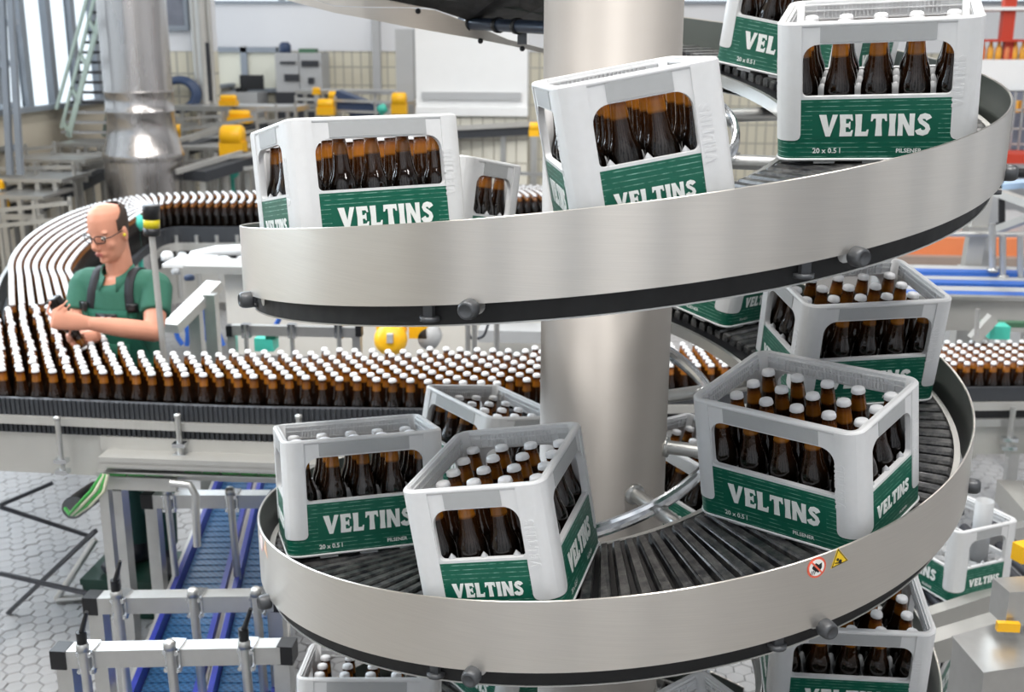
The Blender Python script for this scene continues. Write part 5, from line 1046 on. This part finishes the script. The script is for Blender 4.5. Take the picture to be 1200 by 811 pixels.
# right hand: palm up under the neck of the bottle, fingers closing on it from below
palm2 = ring_pt(.205, -60, .040)
loft(bd, [(Rw, .029, .022, (0, .9, .3)), (Rw.lerp(palm2, .5), .038, .022, (0, .9, .3)), (palm2, .042, .018, (0, .9, .3)), (palm2 + (palm2 - Rw).normalized() * .02, .038, .013, (0, .9, .3))], 16)
for k, (u, L_) in enumerate(((.178, .9), (.197, 1.0), (.215, 1.05), (.233, .95))):
    finger(bd, [ring_pt(u, -50, .036), ring_pt(u + .002, -100, .034), ring_pt(u + .001, -100 - 45 * L_, .030), ring_pt(u, -100 - 85 * L_, .027)], .0088 if k else .0078)
finger(bd, [palm2 + Vector((0, -.01, .008)), ring_pt(.190, 5, .038), ring_pt(.172, 35, .034), ring_pt(.158, 60, .033)], .0105)
# legs inside the trousers
Lk = Vector((hips.x + .10, 1.90, .64)); Rk = Vector((hips.x - .05, 1.95, .64)); La = at(192, 636, 1.92); La.z = ZB + .10; Ra = at(163, 640, 1.98); Ra.z = ZB + .10
for h_, k_, a_ in ((hips + lf * .085, Lk, La), (hips - lf * .085, Rk, Ra)): limb(bd, h_, k_, .078, .052, 5); limb(bd, k_, a_, .052, .034, 5, .006)
body_ = fused(bd, 'body', M['skin'], .0055, wk, 4)
mw = MB()
for s_ in (-1, 1): ball(mw, H(.080, s_ * .032, .000), .0125, None, 10)
part(mw, 'eyes', mat('eye_white', (206, 200, 192), .2), wk)
mi = MB()
for s_ in (-1, 1): ball(mi, H(.0885, s_ * .032, -.004), .0058, None, 8)
part(mi, 'irises', M['black'], wk)
ml2 = MB(); ball(ml2, H(.100, 0, -.0735), (.005, .022, .0045), Matrix((hfw, hl, hup)).transposed()); ball(ml2, H(.099, 0, -.081), (.005, .019, .0045), Matrix((hfw, hl, hup)).transposed()); part(ml2, 'lips', M['lips'], wk)
# hair: a close cropped shell over the back and sides, bald on top
hm = MB(); n = 72; rows_ = [r for r in HEAD if -.075 < r[0] < .115]; fine = []
for i in range(len(rows_) - 1):
    for k in range(9): t = k / 9; fine.append(tuple(a + (b_ - a) * t for a, b_ in zip(rows_[i], rows_[i + 1])))
vs_ = []; keep = []
for i, (u, f, w_, d) in enumerate(fine):
    for g in (.0045, -.004):
        vs_ += [H(f, 0, u) + hl * ((w_ + g) * math.cos(2 * math.pi * k / n)) + hfw * ((d + g) * math.sin(2 * math.pi * k / n)) for k in range(n)]
def hairy(u, k):
    a = math.sin(2 * math.pi * (k + .5) / n); front = (.26 if u > .01 else -.02) - max(0, u - .055) * 16; low = -.050 if a < -.55 else (-.02 if a < -.1 else .012)
    return a < front and u > low
fs = []
for i in range(len(fine) - 1):
    for k in range(n):
        if hairy(fine[i][0], k):
            k2 = (k + 1) % n; b0_ = i * 2 * n; b1_ = (i + 1) * 2 * n
            fs += [(b0_ + k, b0_ + k2, b1_ + k2, b1_ + k), (b0_ + n + k, b1_ + n + k, b1_ + n + k2, b0_ + n + k2)]
            for (du, dk, e0, e1) in ((0, -1, (b0_ + k, b1_ + k), 0), (0, 1, (b0_ + k2, b1_ + k2), 0)):
                if not hairy(fine[i][0], (k + dk) % n): fs.append((e0[0], e0[1], e0[1] + n, e0[0] + n))
            if i == len(fine) - 2 or not hairy(fine[i + 1][0], k): fs.append((b1_ + k, b1_ + k2, b1_ + n + k2, b1_ + n + k))
            if i == 0 or not hairy(fine[i - 1][0], k): fs.append((b0_ + k, b0_ + n + k, b0_ + n + k2, b0_ + k2))
hm.add(vs_, fs, True); part(hm, 'hair', M['hair'], wk)
# glasses
gl = MB()
for s_ in (-1, 1):
    c_ = [(.024 * math.copysign(abs(math.cos(a)) ** .6, math.cos(a)), .0165 * math.copysign(abs(math.sin(a)) ** .6, math.sin(a))) for a in (2 * math.pi * k / 20 for k in range(21))]
    gl.tube([H(.113 - abs(s_ * .031 + x) * .25, s_ * .031 + x, .000 + y) for x, y in c_], .0026, 6, False)
    gl.tube([H(.099, s_ * .055, .006), H(.085, s_ * .074, .007), H(.02, s_ * .080, .008), H(-.018, s_ * .080, .004), H(-.03, s_ * .078, -.012)], .0024, 6)
gl.tube([H(.111, -.008, .005), H(.115, 0, .008), H(.111, .008, .005)], .0024, 6); part(gl, 'glasses', M['black'], wk)
ep = MB(); ball(ep, H(.008, .086, -.012), .008, None, 8); part(ep, 'ear_plug', M['yellow_clear'], wk)
# polo shirt with sleeves, collar and placket
sh = MB(); torso(sh, .008, 1, 6); loft(sh, [(spine[5], .170, .108, lf), (spine[5] + Vector((0, 0, .035)), .125, .092, lf), (spine[6] + Vector((0, 0, .0)), .078, .074, lf)], 26)
for a_, b_, t_ in ((Ls, Le, .62), (Rs, Re, .66)):
    e_ = a_.lerp(b_, t_); ball(sh, a_, .061); limb(sh, a_, e_, .068, .068, 5); limb(sh, a_.lerp(chest + Vector((0, 0, .08)), .55), a_, .085, .070, 4)
shirt = fused(sh, 'polo_shirt', M['shirt'], .009, wk, 5)
cl2 = MB(); nb_ = spine[6] + Vector((0, 0, .012)); rr2 = []
for k in range(25):
    a = R_(-158 + 316 * k / 24 + 180 + 0); d = lf * math.sin(a) + fw * -math.cos(a) * -1
    a2 = R_(22 + 316 * k / 24); d = lf * math.sin(a2) + fw * math.cos(a2); fr = max(0, math.cos(a2))
    rr2.append((nb_ + d * .066 + Vector((0, 0, .028 - .045 * fr)), nb_ + d * .071 + Vector((0, 0, .030 - .045 * fr)), nb_ + d * (.096 + .012 * fr) + Vector((0, 0, -.012 - .065 * fr)), nb_ + d * (.090 + .012 * fr) + Vector((0, 0, -.014 - .065 * fr))))
vs_ = [p for q in rr2 for p in q]; cl2.add(vs_, [(4 * i + k, 4 * i + 4 + k, 4 * i + 4 + (k + 1) % 4, 4 * i + (k + 1) % 4) for i in range(24) for k in range(4)], True); part(cl2, 'collar', M['shirt'], wk)
def front_pt(v, a, g):
    """point on the trunk: v runs hips 0 to chest 4, a is the angle from straight ahead"""
    i = min(int(v), 5); t = v - i; c_ = spine[i].lerp(spine[i + 1], t); rx = tr_rx[i] + (tr_rx[i + 1] - tr_rx[i]) * t + g; ry = tr_ry[i] + (tr_ry[i + 1] - tr_ry[i]) * t + g
    return c_ + lf * (rx * math.sin(R_(a))) + fw * (ry * math.cos(R_(a)))
def cloth(name, m_, quads, parent=None, g0=.016, g1=.030):
    """grid of (v, a) rows laid on the trunk with thickness"""
    mb = MB(); nr_, nc = len(quads), len(quads[0]); ex = lambda v: max(0, v - 4.2) * .02; o_ = [front_pt(v, a, g1 + ex(v)) for r in quads for v, a in r]; i_ = [front_pt(v, a, g0 - .006 + ex(v)) for r in quads for v, a in r]; n_ = nr_ * nc
    fs = [(r * nc + c_, r * nc + c_ + 1, (r + 1) * nc + c_ + 1, (r + 1) * nc + c_) for r in range(nr_ - 1) for c_ in range(nc - 1)]
    ed = [r * nc for r in range(nr_)]; ed2 = [r * nc + nc - 1 for r in range(nr_)]; t_ = list(range(nc)); b__ = [(nr_ - 1) * nc + c_ for c_ in range(nc)]
    mb.add(o_ + i_, fs + [tuple(x + n_ for x in reversed(f)) for f in fs] + [(e[k], e[k + 1], n_ + e[k + 1], n_ + e[k]) for e in (ed, ed2, t_, b__) for k in range(len(e) - 1)], True)
    return part(mb, name, m_, wk, None, None, parent)
bibo = cloth('overall_bib', M['bib'], [[(v, -w_ + 2 * w_ * c_ / 12) for c_ in range(13)] for v, w_ in ((.2, 78), (.8, 76), (1.4, 68), (2.0, 58), (2.6, 48), (3.2, 40), (3.7, 36), (4.05, 34))])
cloth('overall_waist', M['bib'], [[(v, -180 + 360 * c_ / 30) for c_ in range(31)] for v in (-0, .4, .8, 1.1, 1.35)], None, .008, .020)
from mathutils.bvhtree import BVHTree
bvh = BVHTree.FromPolygons([v.co.copy() for v in shirt.data.vertices], [tuple(p.vertices) for p in shirt.data.polygons])
for s_ in (-1, 1):
    rb_ = []
    for q in range(9):                                    # up the chest, following the shirt
        h_, l_ = -.005 + .125 * q / 8, s_ * (.098 - .012 * q / 8); o_ = chest + lf * l_ + Vector((0, 0, h_)); hit = bvh.ray_cast(o_ + fw * .5, -fw)
        if hit[0]: rb_.append(hit[0] + fw * .007)
    for q in range(7):                                    # over the shoulder
        o_ = chest + lf * s_ * .086 + fw * (.07 - .026 * q) + Vector((0, 0, .6)); hit = bvh.ray_cast(o_, Vector((0, 0, -1)))
        if hit[0] and hit[0].z > chest.z + .10: rb_.append(hit[0] + Vector((0, 0, .007)))
    mb = MB(); n_ = len(rb_)
    for dl in (-.021, .021):
        mb.v += [tuple(p + lf * dl) for p in rb_]
    nn = [(fw if k < n_ - 5 else Vector((0, 0, 1))) * -.006 for k in range(n_)]
    for dl in (-.021, .021): mb.v += [tuple(p + lf * dl + nn[k]) for k, p in enumerate(rb_)]
    for k in range(n_ - 1):
        for f_ in ((k, k + 1, n_ + k + 1, n_ + k), (2 * n_ + k, 3 * n_ + k, 3 * n_ + k + 1, 2 * n_ + k + 1), (k, 2 * n_ + k, 2 * n_ + k + 1, k + 1), (n_ + k, n_ + k + 1, 3 * n_ + k + 1, 3 * n_ + k)): mb.f.append(f_); mb.sm.append(True)
    part(mb, 'brace_strap', M['strap'], wk)
    cloth('brace_buckle', M['black'], [[(v, s_ * (34 - 7)), (v, s_ * (34 + 7))] for v in (4.0, 4.15, 4.3, 4.42)], None, .033, .042)
    cloth('bib_tab', M['bib'], [[(v, s_ * (33 - 6)), (v, s_ * (33 + 6))] for v in (3.6, 3.8, 4.0, 4.15)], None, .030, .036)
cloth('name_badge', M['black'], [[(v, -14), (v, 0), (v, 14)] for v in (3.70, 3.82, 3.94)], None, .030, .035)
cloth('badge_print', M['greycab'], [[(v, -7), (v, 7)] for v in (3.80, 3.84)], None, .0348, .0356)
cloth('bib_pocket', M['bib'], [[(v, -26 + 52 * c_ / 6) for c_ in range(7)] for v in (1.5, 1.9, 2.3, 2.8)], None, .029, .034)
cloth('pocket_emblem', M['greycab'], [[(v, -9), (v, 0), (v, 9)] for v in (1.62, 1.78, 1.9)], None, .0335, .0348)
tz = MB()
for h_, k_, a_ in ((hips + lf * .085, Lk, La), (hips - lf * .085, Rk, Ra)): limb(tz, h_ + Vector((0, 0, .03)), k_, .098, .078, 5); limb(tz, k_, a_ + Vector((0, 0, .02)), .078, .066, 5); ball(tz, k_, .078)
loft(tz, [(hips + Vector((0, 0, -.12)), .165, .118, lf), (hips + Vector((0, 0, -.02)), .176, .130, lf), (hips + Vector((0, 0, .08)), .172, .128, lf)], 24)
fused(tz, 'overall_trousers', M['trouser'], .011, wk, 6)
for a_, d in ((La, Vector((.25, -1, 0))), (Ra, Vector((-.6, -.8, 0)))):
    d.normalize(); bo = MB(); f0 = Vector((a_.x, a_.y, ZB))
    loft(bo, [(f0 - d * .075 + Vector((0, 0, .038)), .036, .036, (0, 0, 1)), (f0 + Vector((0, 0, .045)), .044, .042, (0, 0, 1)), (f0 + d * .09 + Vector((0, 0, .042)), .040, .048, (0, 0, 1)), (f0 + d * .165 + Vector((0, 0, .034)), .033, .044, (0, 0, 1)), (f0 + d * .195 + Vector((0, 0, .028)), .022, .028, (0, 0, 1))], 16)
    limb(bo, f0 + Vector((0, 0, .05)), f0 + Vector((0, 0, .17)), .050, .056, 4); b2 = fused(bo, 'boot', M['boot'], .010, wk, 4)
zc_ = Vector((ax.x, ax.y, ax.z)); mz = zc_; mx_ = sd; my_ = mz.cross(mx_); bottle(Matrix(((mx_.x, my_.x, mz.x, B0.x), (mx_.y, my_.y, mz.y, B0.y), (mx_.z, my_.z, mz.z, B0.z), (0, 0, 0, 1))), 'beer bottle held slanting in both hands of the worker', None)
# signal post in front of his elbow
p0, p1 = at(191, 408, 1.66), at(178, 276, 1.66); sg_ = thing('sensor_post', (p0.x, p0.y, ZD), 'pale steel post with a black and yellow head, standing before the worker', 'post')
d = (p1 - p0).normalized(); part(MB().tube([Vector((p0.x, p0.y, p0.z)) - d * .26, p1], .0135, 14), 'pole', M['steel_pale'], sg_)
q = at(177, 240, 1.66); L_ = (q - p1).length; d2 = (q - p1).normalized(); mt = Matrix.Translation(p1) @ d2.to_track_quat('Z', 'Y').to_matrix().to_4x4()
part(MB().lathe([(0, 0), (.031, 0), (.035, .005), (.035, L_ * .26), (0, L_ * .26)], 24, mt), 'base_ring', M['black'], sg_); part(MB().lathe([(0, L_ * .25), (.034, L_ * .25), (.034, L_ * .56), (0, L_ * .56)], 24, mt), 'yellow_lens', M['yellow_clear'], sg_); part(MB().lathe([(0, L_ * .55), (.036, L_ * .55), (.036, L_ * .98), (.033, L_), (0, L_)], 24, mt), 'black_cap', M['black'], sg_)
